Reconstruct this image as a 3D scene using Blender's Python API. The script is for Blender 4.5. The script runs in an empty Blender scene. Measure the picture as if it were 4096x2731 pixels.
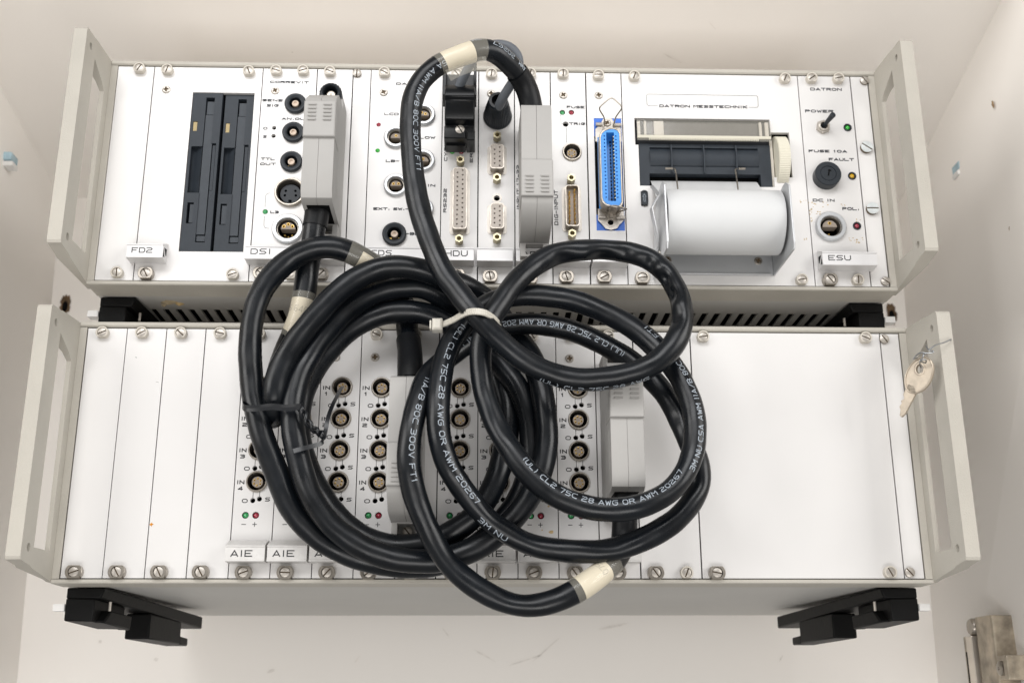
import bpy, math, random
from mathutils import Vector, Euler, Matrix
from mathutils.geometry import tessellate_polygon
random.seed(7)
# ---------------------------------------------------------------- camera, world, key lamp, added fill lights, exposure
# All sizes below are millimetres (x right, h out of the front panels towards the room, z up); S turns them into metres.
S = 0.001
scene = bpy.context.scene
COL = scene.collection
cam_d = bpy.data.cameras.new('camera'); cam = bpy.data.objects.new('camera', cam_d); COL.objects.link(cam)
cam.location = (202.25*S, -570.62*S, -55.58*S); cam.rotation_euler = (1.873152, 0.0027179, -0.0317564)
cam_d.sensor_width = 36.0; cam_d.lens = 40.01; cam_d.clip_start = 0.01; cam_d.clip_end = 50
cam_d.dof.use_dof = True; cam_d.dof.focus_distance = 0.580; cam_d.dof.aperture_fstop = 13
scene.camera = cam
world = bpy.data.worlds.new("World"); scene.world = world; world.use_nodes = True
bg = world.node_tree.nodes['Background']; bg.inputs[1].default_value = 0.27
bg.inputs[0].default_value = (1.0, 0.98, 0.955, 1)
def area_light(name, loc, target, sx, sy, power, color):
    d = bpy.data.lights.new(name, 'AREA'); d.shape = 'RECTANGLE'; d.size = sx; d.size_y = sy; d.energy = power; d.color = color
    o = bpy.data.objects.new(name, d); COL.objects.link(o); o.location = loc
    o.rotation_euler = (Vector(target)-Vector(loc)).to_track_quat('-Z', 'Y').to_euler()
    return o
area_light('key_lamp', (0.0, -1.30, 0.95), (0.2, 0.0, 0.12), 1.1, 0.6, 11, (0.99, 0.99, 1.0))
area_light('right_fill', (1.7, -1.1, 0.45), (0.2, 0.0, 0.12), 1.1, 1.0, 18, (1.0, 0.985, 0.965))  # unseen fill, added to brighten the left cabinet wall
area_light('left_fill', (-1.3, -1.1, 0.45), (0.2, 0.0, 0.12), 1.1, 1.0, 16, (1.0, 0.985, 0.965))  # unseen fill, added to brighten the right cabinet wall
area_light('low_fill', (0.2, -1.3, -0.8), (0.2, 0.0, 0.15), 1.2, 0.5, 9, (1.0, 0.98, 0.96))  # unseen fill from below, added to lift the ceiling
scene.view_settings.view_transform = 'Standard'; scene.view_settings.look = 'None'
scene.view_settings.exposure = 0.27; scene.view_settings.gamma = 1.0

# ---------------------------------------------------------------- materials
def srgb(r, g, b):
    f = lambda c: (c/255.0)/12.92 if c/255.0 <= .04045 else ((c/255.0+.055)/1.055)**2.4
    return (f(r), f(g), f(b), 1)
MATS = {}
def mat(name, col, rough=.5, metal=0.0, spec=.5, var=0.0, vscale=60, bump=0.0, bscale=900, brush=None, alpha=None, trans=0, coat=0, emit=None, speck=None, rvar=0.0):
    m = bpy.data.materials.new(name); m.use_nodes = True; nt = m.node_tree; p = nt.nodes['Principled BSDF']
    p.inputs['Base Color'].default_value = col; p.inputs['Roughness'].default_value = rough; p.inputs['Metallic'].default_value = metal
    p.inputs['Specular IOR Level'].default_value = spec
    if coat: p.inputs['Coat Weight'].default_value = coat; p.inputs['Coat Roughness'].default_value = .08
    if trans: p.inputs['Transmission Weight'].default_value = trans
    if alpha is not None: p.inputs['Alpha'].default_value = alpha
    tc = nt.nodes.new('ShaderNodeTexCoord'); src = tc.outputs['Object']
    def noise(scale, detail=4, vec=None, rgh=.55):
        n = nt.nodes.new('ShaderNodeTexNoise'); n.inputs['Scale'].default_value = scale; n.inputs['Detail'].default_value = detail
        n.inputs['Roughness'].default_value = rgh
        nt.links.new(vec or src, n.inputs['Vector']); return n.outputs['Fac']
    colout = None
    if var:
        r = nt.nodes.new('ShaderNodeMapRange'); nt.links.new(noise(vscale), r.inputs['Value'])
        r.inputs['From Min'].default_value = .3; r.inputs['From Max'].default_value = .7
        r.inputs['To Min'].default_value = 1-var; r.inputs['To Max'].default_value = 1+var
        mx = nt.nodes.new('ShaderNodeVectorMath'); mx.operation = 'SCALE'; mx.inputs[0].default_value = col[:3]
        nt.links.new(r.outputs['Result'], mx.inputs['Scale']); colout = mx.outputs['Vector']
    if speck:       # small specks of dust or dirt: (scale, low, high, colour)
        sc, lo, hi, c2 = speck
        f = noise(sc, 6, None, .8); rr = nt.nodes.new('ShaderNodeMapRange'); nt.links.new(f, rr.inputs['Value'])
        rr.inputs['From Min'].default_value = lo; rr.inputs['From Max'].default_value = hi
        mx = nt.nodes.new('ShaderNodeMix'); mx.data_type = 'RGBA'
        nt.links.new(rr.outputs['Result'], mx.inputs['Factor'])
        if colout: nt.links.new(colout, mx.inputs['A'])
        else: mx.inputs['A'].default_value = col
        mx.inputs['B'].default_value = c2; colout = mx.outputs['Result']
    if colout: nt.links.new(colout, p.inputs['Base Color'])
    if rvar:
        r = nt.nodes.new('ShaderNodeMapRange'); nt.links.new(noise(vscale*1.7), r.inputs['Value'])
        r.inputs['From Min'].default_value = .3; r.inputs['From Max'].default_value = .7
        r.inputs['To Min'].default_value = rough-rvar; r.inputs['To Max'].default_value = rough+rvar
        nt.links.new(r.outputs['Result'], p.inputs['Roughness'])
    if bump or brush:
        b = nt.nodes.new('ShaderNodeBump'); b.inputs['Strength'].default_value = bump or brush[0]; b.inputs['Distance'].default_value = 0.0003
        vec = None
        if brush:
            mp = nt.nodes.new('ShaderNodeMapping'); mp.inputs['Scale'].default_value = brush[1]; nt.links.new(src, mp.inputs['Vector']); vec = mp.outputs['Vector']
        nt.links.new(noise(bscale, 3, vec), b.inputs['Height']); nt.links.new(b.outputs['Normal'], p.inputs['Normal'])
    if emit: p.inputs['Emission Color'].default_value = emit[0]; p.inputs['Emission Strength'].default_value = emit[1]
    MATS[name] = m; return m
PANEL = mat('anodised_panel', (.675, .66, .645, 1), .42, .18, .5, var=.022, vscale=9, rvar=.08, brush=(.10, (25, 1, 1)), bscale=260, speck=(420, .73, .80, (.45, .43, .40, 1)))
PANELD = mat('panel_with_wear', (.665, .65, .635, 1), .42, .18, .5, var=.03, vscale=12, rvar=.08, brush=(.10, (25, 1, 1)), bscale=260, speck=(260, .70, .78, (.40, .38, .33, 1)))
BARM = mat('label_bar_silver', (.70, .69, .685, 1), .40, .15, .5, var=.015, vscale=30)
BARD = mat('label_bar_dusty', (.60, .585, .565, 1), .5, .1, .5, var=.06, vscale=240, speck=(700, .60, .72, (.35, .32, .28, 1)))
FRAME = mat('wrinkle_paint_grey', (.43, .405, .355, 1), .55, 0, .4, var=.05, vscale=40, bump=.75, bscale=1500, speck=(300, .70, .78, (.25, .22, .18, 1)))
CASE = mat('case_sheet_grey', (.45, .44, .415, 1), .5, .1, .4, var=.05, vscale=10, bump=.15, bscale=1500)
CAB = mat('cabinet_board', (.92, .882, .835, 1), .62, 0, .35, var=.025, vscale=3.5, bump=.12, bscale=500, speck=(38, .72, .76, (.50, .44, .36, 1)))
DARK = mat('dark_cavity', (.006, .006, .006, 1), .9, 0, .05)  # near-black that paints the shade inside holes, slots and bays
INTER = mat('dark_interior', (.02, .021, .024, 1), .8, 0, .2)  # near-black for the painted channel shade of bar ends and the head carrier
RUBBER = mat('cable_rubber', (.0034, .0046, .0064, 1), .31, 0, .34, var=.35, vscale=60, bump=.12, bscale=160, rvar=.08, speck=(1300, .655, .80, (.10, .10, .105, 1)))
SLEEVE = mat('shrink_sleeve', (.004, .0045, .0055, 1), .45, 0, .25, var=.3, vscale=70, bump=.2, bscale=700)
GREYCABLE = mat('grey_cable_jacket', (.11, .12, .135, 1), .5, 0, .4, var=.12, vscale=110)
HOOD = mat('hood_plastic_grey', (.35, .34, .325, 1), .55, 0, .4, var=.03, vscale=50, bump=.18, bscale=2200, speck=(600, .74, .80, (.3, .28, .25, 1)))
BLACKP = mat('black_plastic', (.003, .0035, .0045, 1), .28, 0, .28, var=.4, vscale=120, bump=.08, bscale=900, speck=(1200, .70, .80, (.06, .06, .06, 1)))
BLACKM = mat('black_moulded', (.013, .017, .022, 1), .42, 0, .35, var=.1, vscale=90)
FOOTM = mat('foot_plastic', (.003, .003, .003, 1), .5, 0, .16, var=.25, vscale=80, bump=.3, bscale=300)
SLATE = mat('slate_plastic', (.022, .028, .036, 1), .5, 0, .35, var=.08, vscale=200, bump=.25, bscale=2600, speck=(1500, .74, .80, (.25, .25, .25, 1)))
SLATE2 = mat('slate_plastic_slide', (.030, .037, .046, 1), .45, 0, .35, var=.08, vscale=200, bump=.15, bscale=2600)
AMBER = mat('amber_window', (.30, .21, .055, 1), .3, 0, .5, var=.1, vscale=500)
CREAM = mat('cream_plastic', (.55, .51, .445, 1), .5, 0, .4, var=.04, vscale=160)
KNOB = mat('ivory_plastic', (.62, .59, .49, 1), .5, 0, .4)
STEEL = mat('nickel_steel', (.37, .335, .29, 1), .32, .85, .5, var=.10, vscale=300, rvar=.06)
BRIGHT = mat('bright_steel', (.47, .435, .39, 1), .38, .6, .5, var=.08, vscale=300)
ZINC = mat('zinc_screw', (.60, .63, .63, 1), .42, .6, .5, var=.08, vscale=300)
ALU = mat('satin_aluminium', (.55, .56, .57, 1), .36, .6, .5, var=.02, vscale=60)
BRASSY = mat('yellow_zinc', (.44, .39, .26, 1), .32, .9, .5, var=.25, vscale=260)
GOLD = mat('gold_contact', (.62, .40, .11, 1), .35, .6, .5)
INSUL = mat('tan_insulator', (.30, .25, .205, 1), .55, 0, .4)
BEIGE = mat('beige_insulator', (.50, .45, .40, 1), .55, 0, .4, var=.05, vscale=500)
BLUE = mat('blue_connector', (.04, .26, .70, 1), .38, 0, .5, var=.03, vscale=80)
BLUEB = mat('blue_base', (.02, .14, .60, 1), .4, 0, .5)
INK = mat('grey_ink', (.032, .034, .04, 1), .6, 0, .3)
INKB = mat('black_ink', (.02, .02, .022, 1), .6, 0, .3)
WHITEINK = mat('white_print', (.37, .41, .455, 1), .6, 0, .3, speck=(1500, .50, .66, (.14, .16, .18, 1)))
LABELP = mat('yellowed_paper', (.68, .61, .47, 1), .45, 0, .4, var=.05, vscale=80)
TAPE = mat('clear_tape', (.55, .52, .44, 1), .10, 0, .7, alpha=.22)
CLEAR = mat('clear_acrylic', (.60, .57, .50, 1), .08, 0, .8, alpha=.15)
SMOKE = mat('smoked_window', (.085, .08, .075, 1), .15, 0, .6, var=.2, vscale=60)
PAPER = mat('thermal_paper', (.56, .565, .565, 1), .55, 0, .3, var=.01, vscale=60)
GREENL = mat('green_led', (.03, .30, .09, 1), .18, 0, .6, coat=.6)
GREENB = mat('green_led_bright', (.03, .42, .04, 1), .18, 0, .6, coat=.6)
REDL = mat('red_led', (.30, .012, .035, 1), .18, 0, .6, coat=.6)
YELL = mat('yellow_led', (.62, .36, .01, 1), .18, 0, .6, coat=.6)
NYLON = mat('milky_nylon', (.62, .59, .52, 1), .38, 0, .5, alpha=.9)
TWIST = mat('twist_tie_black', (.007, .008, .010, 1), .3, 0, .5)
KEYM = mat('worn_key_brass_nickel', (.47, .405, .325, 1), .40, .6, .5, var=.12, vscale=300, speck=(700, .62, .75, (.25, .17, .08, 1)))
WIRE = mat('steel_wire', (.30, .31, .32, 1), .35, .9, .5)
RUST = mat('rust_stain', (.42, .30, .14, 1), .8, 0, .2, var=.3, vscale=600)
RUSTO = mat('orange_rust', (.55, .22, .02, 1), .7, 0, .2, var=.4, vscale=900)
HOLEB = mat('brown_stain', (.13, .085, .05, 1), .8, 0, .2, var=.5, vscale=160)
GLUE = mat('glue_residue', (.42, .34, .22, 1), .5, 0, .4, var=.4, vscale=300)
FOAM = mat('yellow_foam', (.55, .40, .20, 1), .8, 0, .2, var=.2, vscale=300)
CLIP = mat('blue_clear_clip', (.36, .50, .57, 1), .25, 0, .5, var=.15, vscale=120)
CLIPW = mat('pale_clip', (.75, .74, .72, 1), .4, 0, .5)
HINGEM = mat('aged_hinge_metal', (.40, .345, .27, 1), .38, .6, .5, var=.45, vscale=90)
HINGEB = mat('hinge_bright_edge', (.72, .66, .58, 1), .3, .7, .5, var=.1, vscale=60)

# ---------------------------------------------------------------- mesh helpers
ORG = {}
def org(o): return ORG.get(o.name, (0, 0, 0)) if o else (0, 0, 0)
class MB:
    def __init__(s, y0=0.0): s.v = []; s.f = []; s.m = []; s.y0 = y0; s.mi = 0
    def add(s, pts, faces):
        b = len(s.v); s.v += [(p[0], s.y0-p[1], p[2]) for p in pts]
        for f in faces: s.f.append(tuple(b+i for i in f)); s.m.append(s.mi)
        return s
    def box(s, x0, x1, h0, h1, z0, z1):
        p = [(x0,h0,z0),(x1,h0,z0),(x1,h1,z0),(x0,h1,z0),(x0,h0,z1),(x1,h0,z1),(x1,h1,z1),(x0,h1,z1)]
        return s.add(p, [(0,1,2,3),(7,6,5,4),(0,4,5,1),(1,5,6,2),(2,6,7,3),(3,7,4,0)])
    def cbox(s, x0, x1, h0, h1, z0, z1, c):      # box whose four front edges are chamfered by c
        p = []
        for h, k in ((h0, 0), (h1-c, 0), (h1, c)):
            p += [(x0+k,h,z0+k),(x1-k,h,z0+k),(x1-k,h,z1-k),(x0+k,h,z1-k)]
        f = [(0,3,2,1),(8,9,10,11)]
        for r in (0, 4):
            for i in range(4): j = (i+1) % 4; f.append((r+i, r+j, r+4+j, r+4+i))
        return s.add(p, f)
    def prism_x(s, poly, x0, x1):               # poly of (h, z) extruded along x
        n = len(poly); p = [(x0,h,z) for h,z in poly]+[(x1,h,z) for h,z in poly]
        tri = tessellate_polygon([[Vector((h, z, 0)) for h, z in poly]])
        f = [tuple(t) for t in tri]+[tuple(n+i for i in reversed(t)) for t in tri]
        return s.add(p, f+[(i, (i+1) % n, n+(i+1) % n, n+i) for i in range(n)])
    def prism_z(s, poly, z0, z1):
        n = len(poly); p = [(x,h,z0) for x,h in poly]+[(x,h,z1) for x,h in poly]
        tri = tessellate_polygon([[Vector((h, z, 0)) for h, z in poly]])
        f = [tuple(t) for t in tri]+[tuple(n+i for i in reversed(t)) for t in tri]
        return s.add(p, f+[(i, (i+1) % n, n+(i+1) % n, n+i) for i in range(n)])
    def plate(s, outer, holes, h0, h1, back=False, mf=None):      # flat plate in the x-z plane with real holes
        loops = [outer]+list(holes)
        tri = tessellate_polygon([[Vector((x, z, 0)) for x, z in l] for l in loops])
        flat = [q for l in loops for q in l]; n = len(flat)
        p = [(x,h1,z) for x,z in flat]+[(x,h0,z) for x,z in flat]
        f = [tuple(t) for t in tri]
        if back: f += [tuple(n+i for i in reversed(t)) for t in tri]
        o = 0
        for l in loops:
            k = len(l); f += [(o+i, o+(i+1) % k, n+o+(i+1) % k, n+o+i) for i in range(k)]; o += k
        return s.add(p, f)
    def lathe(s, prof, cx, cz, n=24, axis='h', ch=0.0, a0=0.0, a1=2*math.pi, cap=None):  # prof of (r, h); axis h through (cx, cz)
        full = abs(a1-a0-2*math.pi) < 1e-6; m = n if full else n+1; p = []
        for r, h in prof:
            for i in range(m):
                a = a0+(a1-a0)*i/n
                if axis == 'h': p.append((cx+r*math.cos(a), h, cz+r*math.sin(a)))
                elif axis == 'x': p.append((h, ch+r*math.cos(a), cz+r*math.sin(a)))
                else: p.append((cx+r*math.cos(a), ch+r*math.sin(a), h))
        f = []
        for k in range(len(prof)-1):
            for i in range(n):
                j = (i+1) % m; f.append((k*m+i, k*m+j, (k+1)*m+j, (k+1)*m+i))
        if cap is None: cap = len(prof) == 2
        for k, e in ((0, prof[0]), (len(prof)-1, prof[-1])):
            if cap and full and e[0] > .01: f.append(tuple(k*m+i for i in (range(m) if k else reversed(range(m)))))
        return s.add(p, f)
    def cyl(s, cx, cz, h0, h1, r, n=20, r2=None): return s.lathe([(r, h0), (r if r2 is None else r2, h1)], cx, cz, n)
    def disc(s, cx, cz, h, r, n=14): return s.add([(cx+r*math.cos(2*math.pi*i/n), h, cz+r*math.sin(2*math.pi*i/n)) for i in range(n)], [tuple(range(n))])
    def tube(s, pts, r, n=10, cap=True, flat=1.0):
        P = [Vector(p) for p in pts]; m = len(P); rr = r if isinstance(r, (list, tuple)) else [r]*m
        up = None; verts = []
        for i in range(m):
            t = (P[min(i+1, m-1)]-P[max(i-1, 0)]).normalized()
            if up is None: up = t.orthogonal().normalized()
            up = (up-t*up.dot(t)).normalized(); sd = t.cross(up)
            for k in range(n):
                a = 2*math.pi*k/n; verts.append(P[i]+up*(math.cos(a)*rr[i]*flat)+sd*(math.sin(a)*rr[i]))
        f = [(i*n+k, i*n+(k+1) % n, (i+1)*n+(k+1) % n, (i+1)*n+k) for i in range(m-1) for k in range(n)]
        if cap: f += [tuple(reversed(range(n))), tuple((m-1)*n+k for k in range(n))]
        return s.add([tuple(v) for v in verts], f)
    def build(s, name, mats, parent=None, smooth=True, angle=40, bevel=0, label=None, kind=None, seg=2):
        o0 = org(parent); me = bpy.data.meshes.new(name)
        me.from_pydata([((x-o0[0])*S, (y-o0[1])*S, (z-o0[2])*S) for x, y, z in s.v], [], s.f); me.update()
        for m in (mats if isinstance(mats, (list, tuple)) else [mats]): me.materials.append(m)
        if isinstance(mats, (list, tuple)): me.polygons.foreach_set('material_index', s.m)
        import bmesh
        bm = bmesh.new(); bm.from_mesh(me); bmesh.ops.recalc_face_normals(bm, faces=bm.faces); bm.to_mesh(me); bm.free()
        if smooth:
            me.polygons.foreach_set('use_smooth', [True]*len(me.polygons)); me.set_sharp_from_angle(angle=math.radians(angle))
        ob = bpy.data.objects.new(name, me); COL.objects.link(ob)
        if parent: ob.parent = parent
        ORG[ob.name] = o0 if parent else (0, 0, 0)
        if bevel:
            b = ob.modifiers.new('bevel', 'BEVEL'); b.width = bevel*S; b.segments = seg; b.limit_method = 'ANGLE'; b.angle_limit = math.radians(35); b.harden_normals = False
        if label: ob['label'] = label
        if kind: ob['kind'] = kind
        return ob
def thing(name, label, cat, x, h, z, group=None, y0=0.0):
    o = bpy.data.objects.new(name, None); COL.objects.link(o); o.empty_display_size = .01
    o.location = (x*S, (y0-h)*S, z*S); ORG[o.name] = (x, y0-h, z)
    o['label'] = label; o['category'] = cat
    if group: o['group'] = group
    return o
def tag(o, label, cat, group=None):
    o['label'] = label; o['category'] = cat
    if group: o['group'] = group
    return o
def inst(name, me, parent, x, h, z, y0, ang=0.0, local=None):
    ob = bpy.data.objects.new(name, me); COL.objects.link(ob)
    p = local if local else org(parent)
    if local is None: ob.location = ((x-p[0])*S, (y0-h-p[1])*S, (z-p[2])*S); ORG[ob.name] = (x, y0-h, z)
    else: ob.location = (x*S, -h*S, z*S); ORG[ob.name] = (p[0]+x, p[1]-h, p[2]+z)
    ob.rotation_euler = (0, ang, 0)
    if parent: ob.parent = parent
    return ob
def circ(cx, cz, r, n=20, a0=0): return [(cx+r*math.cos(a0+2*math.pi*i/n), cz+r*math.sin(a0+2*math.pi*i/n)) for i in range(n)]
def rrect(x0, z0, x1, z1, r, n=4):
    out = []
    for cx, cz, a in ((x1-r, z1-r, 0), (x0+r, z1-r, 90), (x0+r, z0+r, 180), (x1-r, z0+r, 270)):
        for i in range(n+1): t = math.radians(a+90*i/n); out.append((cx+r*math.cos(t), cz+r*math.sin(t)))
    return out

# ---------------------------------------------------------------- stroke lettering
def _P(s): return [[tuple(int(c)/4 if c != 'x' else 0 for c in pt) for pt in st.split()] for st in s.split('|')]
# each letter: strokes of two-digit points, x 0..4 and y 0..4
GL = {'A':'00 24 40|11 31','B':'00 04 34 43 32 02|32 41 30 00','C':'44 14 03 01 10 40','D':'00 04 34 43 41 30 00','E':'44 04 00 40|02 32','F':'44 04 00|02 32',
 'G':'44 14 03 01 10 30 41 42 22','H':'00 04|40 44|02 42','I':'20 24','J':'44 41 30 10 01','K':'00 04|44 02 40','L':'04 00 40','M':'00 04 22 44 40','N':'00 04 40 44',
 'O':'10 30 41 43 34 14 03 01 10','P':'00 04 34 43 32 02','R':'00 04 34 43 32 02|22 40','S':'44 14 03 12 32 41 30 00','T':'04 44|24 20','U':'04 01 10 30 41 44','V':'04 20 44',
 'W':'04 10 23 30 44','X':'00 44|04 40','Y':'04 22 44|22 20','Z':'04 44 00 40','0':'10 30 41 43 34 14 03 01 10','1':'13 24 20','2':'04 34 43 32 12 01 00 40','3':'04 34 43 32 12|32 41 30 00',
 '4':'30 34 01 41','5':'44 04 02 32 41 30 00','6':'44 14 03 01 10 30 41 32 02','7':'04 44 20','8':'12 03 14 34 43 32 12 01 10 30 41 32','9':'00 30 41 43 34 14 03 12 42',
 '-':'02 42','+':'02 42|24 20','/':'00 44','.':'10 11','(':'34 23 21 30','"':'13 14','^':'10 14 23|24 33|14 34',')':'14 23 21 10',' ':''}
NARROW = {'I': .35, '.': .35, '(': .5, ')': .5, '1': .6, '-': .7}
def strokes(text, squeeze=True):
    x = 0; out = []
    for c in text:
        w = NARROW.get(c, 1.0)
        if c == ' ': x += .75; continue
        for st in _P(GL[c]): out.append([(x+px*w if c not in 'I.' else x+w/2, py) for px, py in st])
        x += w+.38
    return out, x-.38
def stroke_quads(st, wx, wy, t):
    # st points in unit space scaled by wx, wy; returns quads (each of four 2d points)
    P = [(a*wx, b*wy) for a, b in st]; q = []
    for (ax, ay), (bx, by) in zip(P, P[1:]):
        d = math.hypot(bx-ax, by-ay) or 1; ux, uy = (bx-ax)/d*t*.45, (by-ay)/d*t*.45; nx, ny = -(by-ay)/d*t*.5, (bx-ax)/d*t*.5
        q.append([(ax-ux+nx, ay-uy+ny), (ax-ux-nx, ay-uy-ny), (bx+ux-nx, by+uy-ny), (bx+ux+nx, by+uy+ny)])
    return q
def text(mb, txt, x0, z0, x1, z1, t=.36, h=.04, vert=False):
    """letters fill the box from (x0, z0) to (x1, z1); vert: reading upwards"""
    xa, xb, za, zb = min(x0, x1), max(x0, x1), min(z0, z1), max(z0, z1)
    st, w = strokes(txt); k = 0
    W_, H_ = (zb-za, xb-xa) if vert else (xb-xa, zb-za); W_ -= t; H_ -= t
    for s_ in st:
        for q in stroke_quads(s_, W_/max(w, .01), H_, t):
            k += 1; hh = h+.002*(k % 9)
            if vert: mb.add([(xb-t/2-b, hh, za+t/2+a) for a, b in q], [(0, 1, 2, 3)])
            else: mb.add([(xa+t/2+a, hh, za+t/2+b) for a, b in q], [(0, 1, 2, 3)])
def line(mb, pts, t=.28, h=.035):
    for q in stroke_quads(pts, 1, 1, t): mb.add([(a, h, b) for a, b in q], [(0, 1, 2, 3)])

GOLDP = mat('gold_pin', (.72, .46, .12, 1), .35, .25)
CONTACT = mat('pale_contact', (.60, .48, .38, 1), .4, .1)
SLOTM = mat('slot_shade', (.10, .07, .04, 1), .7, 0, .3)  # dark brown on slot floors, painting the shade inside screw recesses
# ---------------------------------------------------------------- shared small meshes
def shared(name, mb, mats, **k):
    o = mb.build(name, mats, None, **k); me = o.data; bpy.data.objects.remove(o); return me
def sleeve_mesh(r, cut_top, cut_bot, hh, rin):
    outer = []
    for i in range(28):
        a = 2*math.pi*i/28; x, z = r*math.cos(a), r*math.sin(a)
        outer.append((x, max(-cut_bot, min(cut_top, z))))
    mb = MB(); mb.plate(outer, [circ(0, 0, rin, 18)], 0, hh-.25); 
    o2 = [(x*.93, z*.93) for x, z in outer]
    mb = MB(); n = 28
    pts = [(x, 0, z) for x, z in outer]+[(x, hh-.25, z) for x, z in outer]+[(x*.94, hh, z*.94) for x, z in outer]
    mb.add(pts, [(k*n+i, k*n+(i+1) % n, (k+1)*n+(i+1) % n, (k+1)*n+i) for k in (0, 1) for i in range(n)])
    mb.plate([(x*.94, z*.94) for x, z in outer], [circ(0, 0, rin, 18)], hh-1.6, hh)
    return mb
SLEEVE_P = shared('screw_sleeve', sleeve_mesh(3.2, 3.2, 2.6, 3.3, 2.45), CREAM, angle=30)
SLEEVE_N = shared('screw_nut', sleeve_mesh(4.05, 3.1, 3.1, 3.5, 2.65), STEEL, angle=30)
def slotted(r, hb, dome, sw):
    mb = MB(); mb.mi = 1; mb.cyl(0, 0, 0, hb-.45, r*.98, 22); mb.mi = 0
    for sg in (1, -1):
        a = math.asin(sw/r); ring = [(r*math.cos(a+(math.pi-2*a)*i/12), sg*r*math.sin(a+(math.pi-2*a)*i/12)) for i in range(13)]
        mid = [(x*.62, sg*max(abs(z)*.62, sw)) for x, z in ring]
        n = 13; pts = [(x, hb-.6, z) for x, z in ring]+[(x, hb, z) for x, z in ring]+[(x, hb+dome*.75, z) for x, z in mid]+[(0, hb+dome, sg*(sw+.25*r))]
        f = [(k*n+i, k*n+i+1, (k+1)*n+i+1, (k+1)*n+i) for k in (0, 1) for i in range(n-1)]+[(2*n+i, 2*n+i+1, 3*n) for i in range(n-1)]
        f += [(2*n, 3*n, 2*n+n-1), (n, 2*n, 3*n-1, 2*n-1), (0, n, 2*n-1, n-1)]
        mb.add(pts, f)
    return mb
SCREW_P = shared('slotted_screw', slotted(2.4, 2.6, .3, .33), [BRIGHT, SLOTM], angle=28)
SCREW_PLAIN = shared('slotted_screw', slotted(2.45, 1.5, .45, .34), [BRIGHT, SLOTM], angle=28)
SCREW_Z = shared('cheese_head_screw', slotted(3.35, 2.4, .15, .38), [ZINC, SLOTM], angle=28)
def phillips(r, hh):
    mb = MB(); w, L = .24*r, .62*r
    cross = [(w,w),(w,L),(-w,L),(-w,w),(-L,w),(-L,-w),(-w,-w),(-w,-L),(w,-L),(w,-w),(L,-w),(L,w)]
    mb.plate(circ(0, 0, r*.8, 22), [cross], hh-.55, hh); mb.lathe([(r, 0), (r, hh*.45), (r*.8, hh)], 0, 0, 22); mb.mi = 1; mb.cyl(0, 0, 0, hh-.5, r*.78, 22); mb.mi = 0
    return mb
PHIL = shared('cross_head_screw', phillips(2.3, .8), [BRIGHT, SLOTM], angle=28)
PHILD = shared('cross_head_screw', phillips(2.2, .7), [STEEL, SLOTM], angle=28)
def led_mesh(r): return MB().lathe([(r, -2.5), (r, -.6), (r*.92, -.05), (r*.6, .45), (r*.2, .68), (0.001, .72)], 0, 0, 18)
LEDM = {k: shared('indicator_lamp', led_mesh(1.45), m, angle=60) for k, m in (('g', GREENL), ('r', REDL), ('gb', GREENB), ('y', YELL))}
def hexpost():
    mb = MB(); p = [(2.35*math.cos(math.pi/6+i*math.pi/3), 2.35*math.sin(math.pi/6+i*math.pi/3)) for i in range(6)]
    mb.plate(p, [circ(0, 0, 1.25, 16)], 0, 5); mb.lathe([(1.25, 5.0), (1.22, .6), (.001, .5)], 0, 0, 16)
    return mb
HEXP = shared('hex_standoff', hexpost(), BRASSY, angle=30, bevel=0)
def socket_meshes(R=5.4, proud=1.4):
    a = MB().lathe([(R, 0), (R, proud*.55), (R-.35, proud), (R-.75, proud), (R-.95, proud-.2), (R-.95, -7), (R, -7)], 0, 0, 36)
    d = MB().lathe([(R-1.0, -7.5), (.001, -7.5)], 0, 0, 20)
    i = MB(); i.plate(circ(0, 0, 2.75, 30), [circ(1.75*math.sin(k*math.pi/3), 1.75*math.cos(k*math.pi/3), .36, 8) for k in range(6)], -7, -1.0)
    c = MB()
    for k in range(6): c.lathe([(.36, -1.3), (.53, -.94), (.36, -.90), (.36, -2.5)], 1.75*math.sin(k*math.pi/3), 1.75*math.cos(k*math.pi/3), 10)
    MB(); k_ = MB().box(R-2.1, R-.9, -4, .2, -.55, .55)
    return (shared('socket_shell', a, STEEL, angle=40), shared('socket_floor', d, DARK), shared('insulator', i, INSUL, angle=30), shared('contact_pins', c, GOLD), shared('keyway', k_, DARK, smooth=False))
SOCK = socket_meshes()
def small_socket(parent, x, z, y0):
    sh = inst('input_socket', SOCK[0], parent, x, 0, z, y0)
    for nm, me in (('socket_floor', SOCK[1]), ('insulator', SOCK[2]), ('contact_pins', SOCK[3]), ('keyway', SOCK[4])):
        c = inst(nm, me, sh, 0, 0, 0, y0, 0, local=org(sh))
        if nm == 'contact_pins': c['kind'] = 'stuff'
    return sh
def screw(parent, kind, x, z, ang, y0):
    """kind p: plastic sleeve, n: metal nut sleeve, s: bare slotted, x: cross head, z: big zinc, d: dark cross head"""
    if kind in 'pn':
        sl = inst('screw_sleeve' if kind == 'p' else 'screw_nut', SLEEVE_P if kind == 'p' else SLEEVE_N, parent, x, 0, z, y0)
        return inst('slotted_screw', SCREW_P, sl, 0, .15 if kind == 'p' else .3, 0, y0, -math.radians(ang), local=org(sl))
    me, nm = {'s': (SCREW_PLAIN, 'slotted_screw'), 'x': (PHIL, 'cross_head_screw'), 'd': (PHILD, 'cross_head_screw'), 'z': (SCREW_Z, 'slotted_screw')}[kind]
    return inst(nm, me, parent, x, 0, z, y0, -math.radians(ang))
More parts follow.
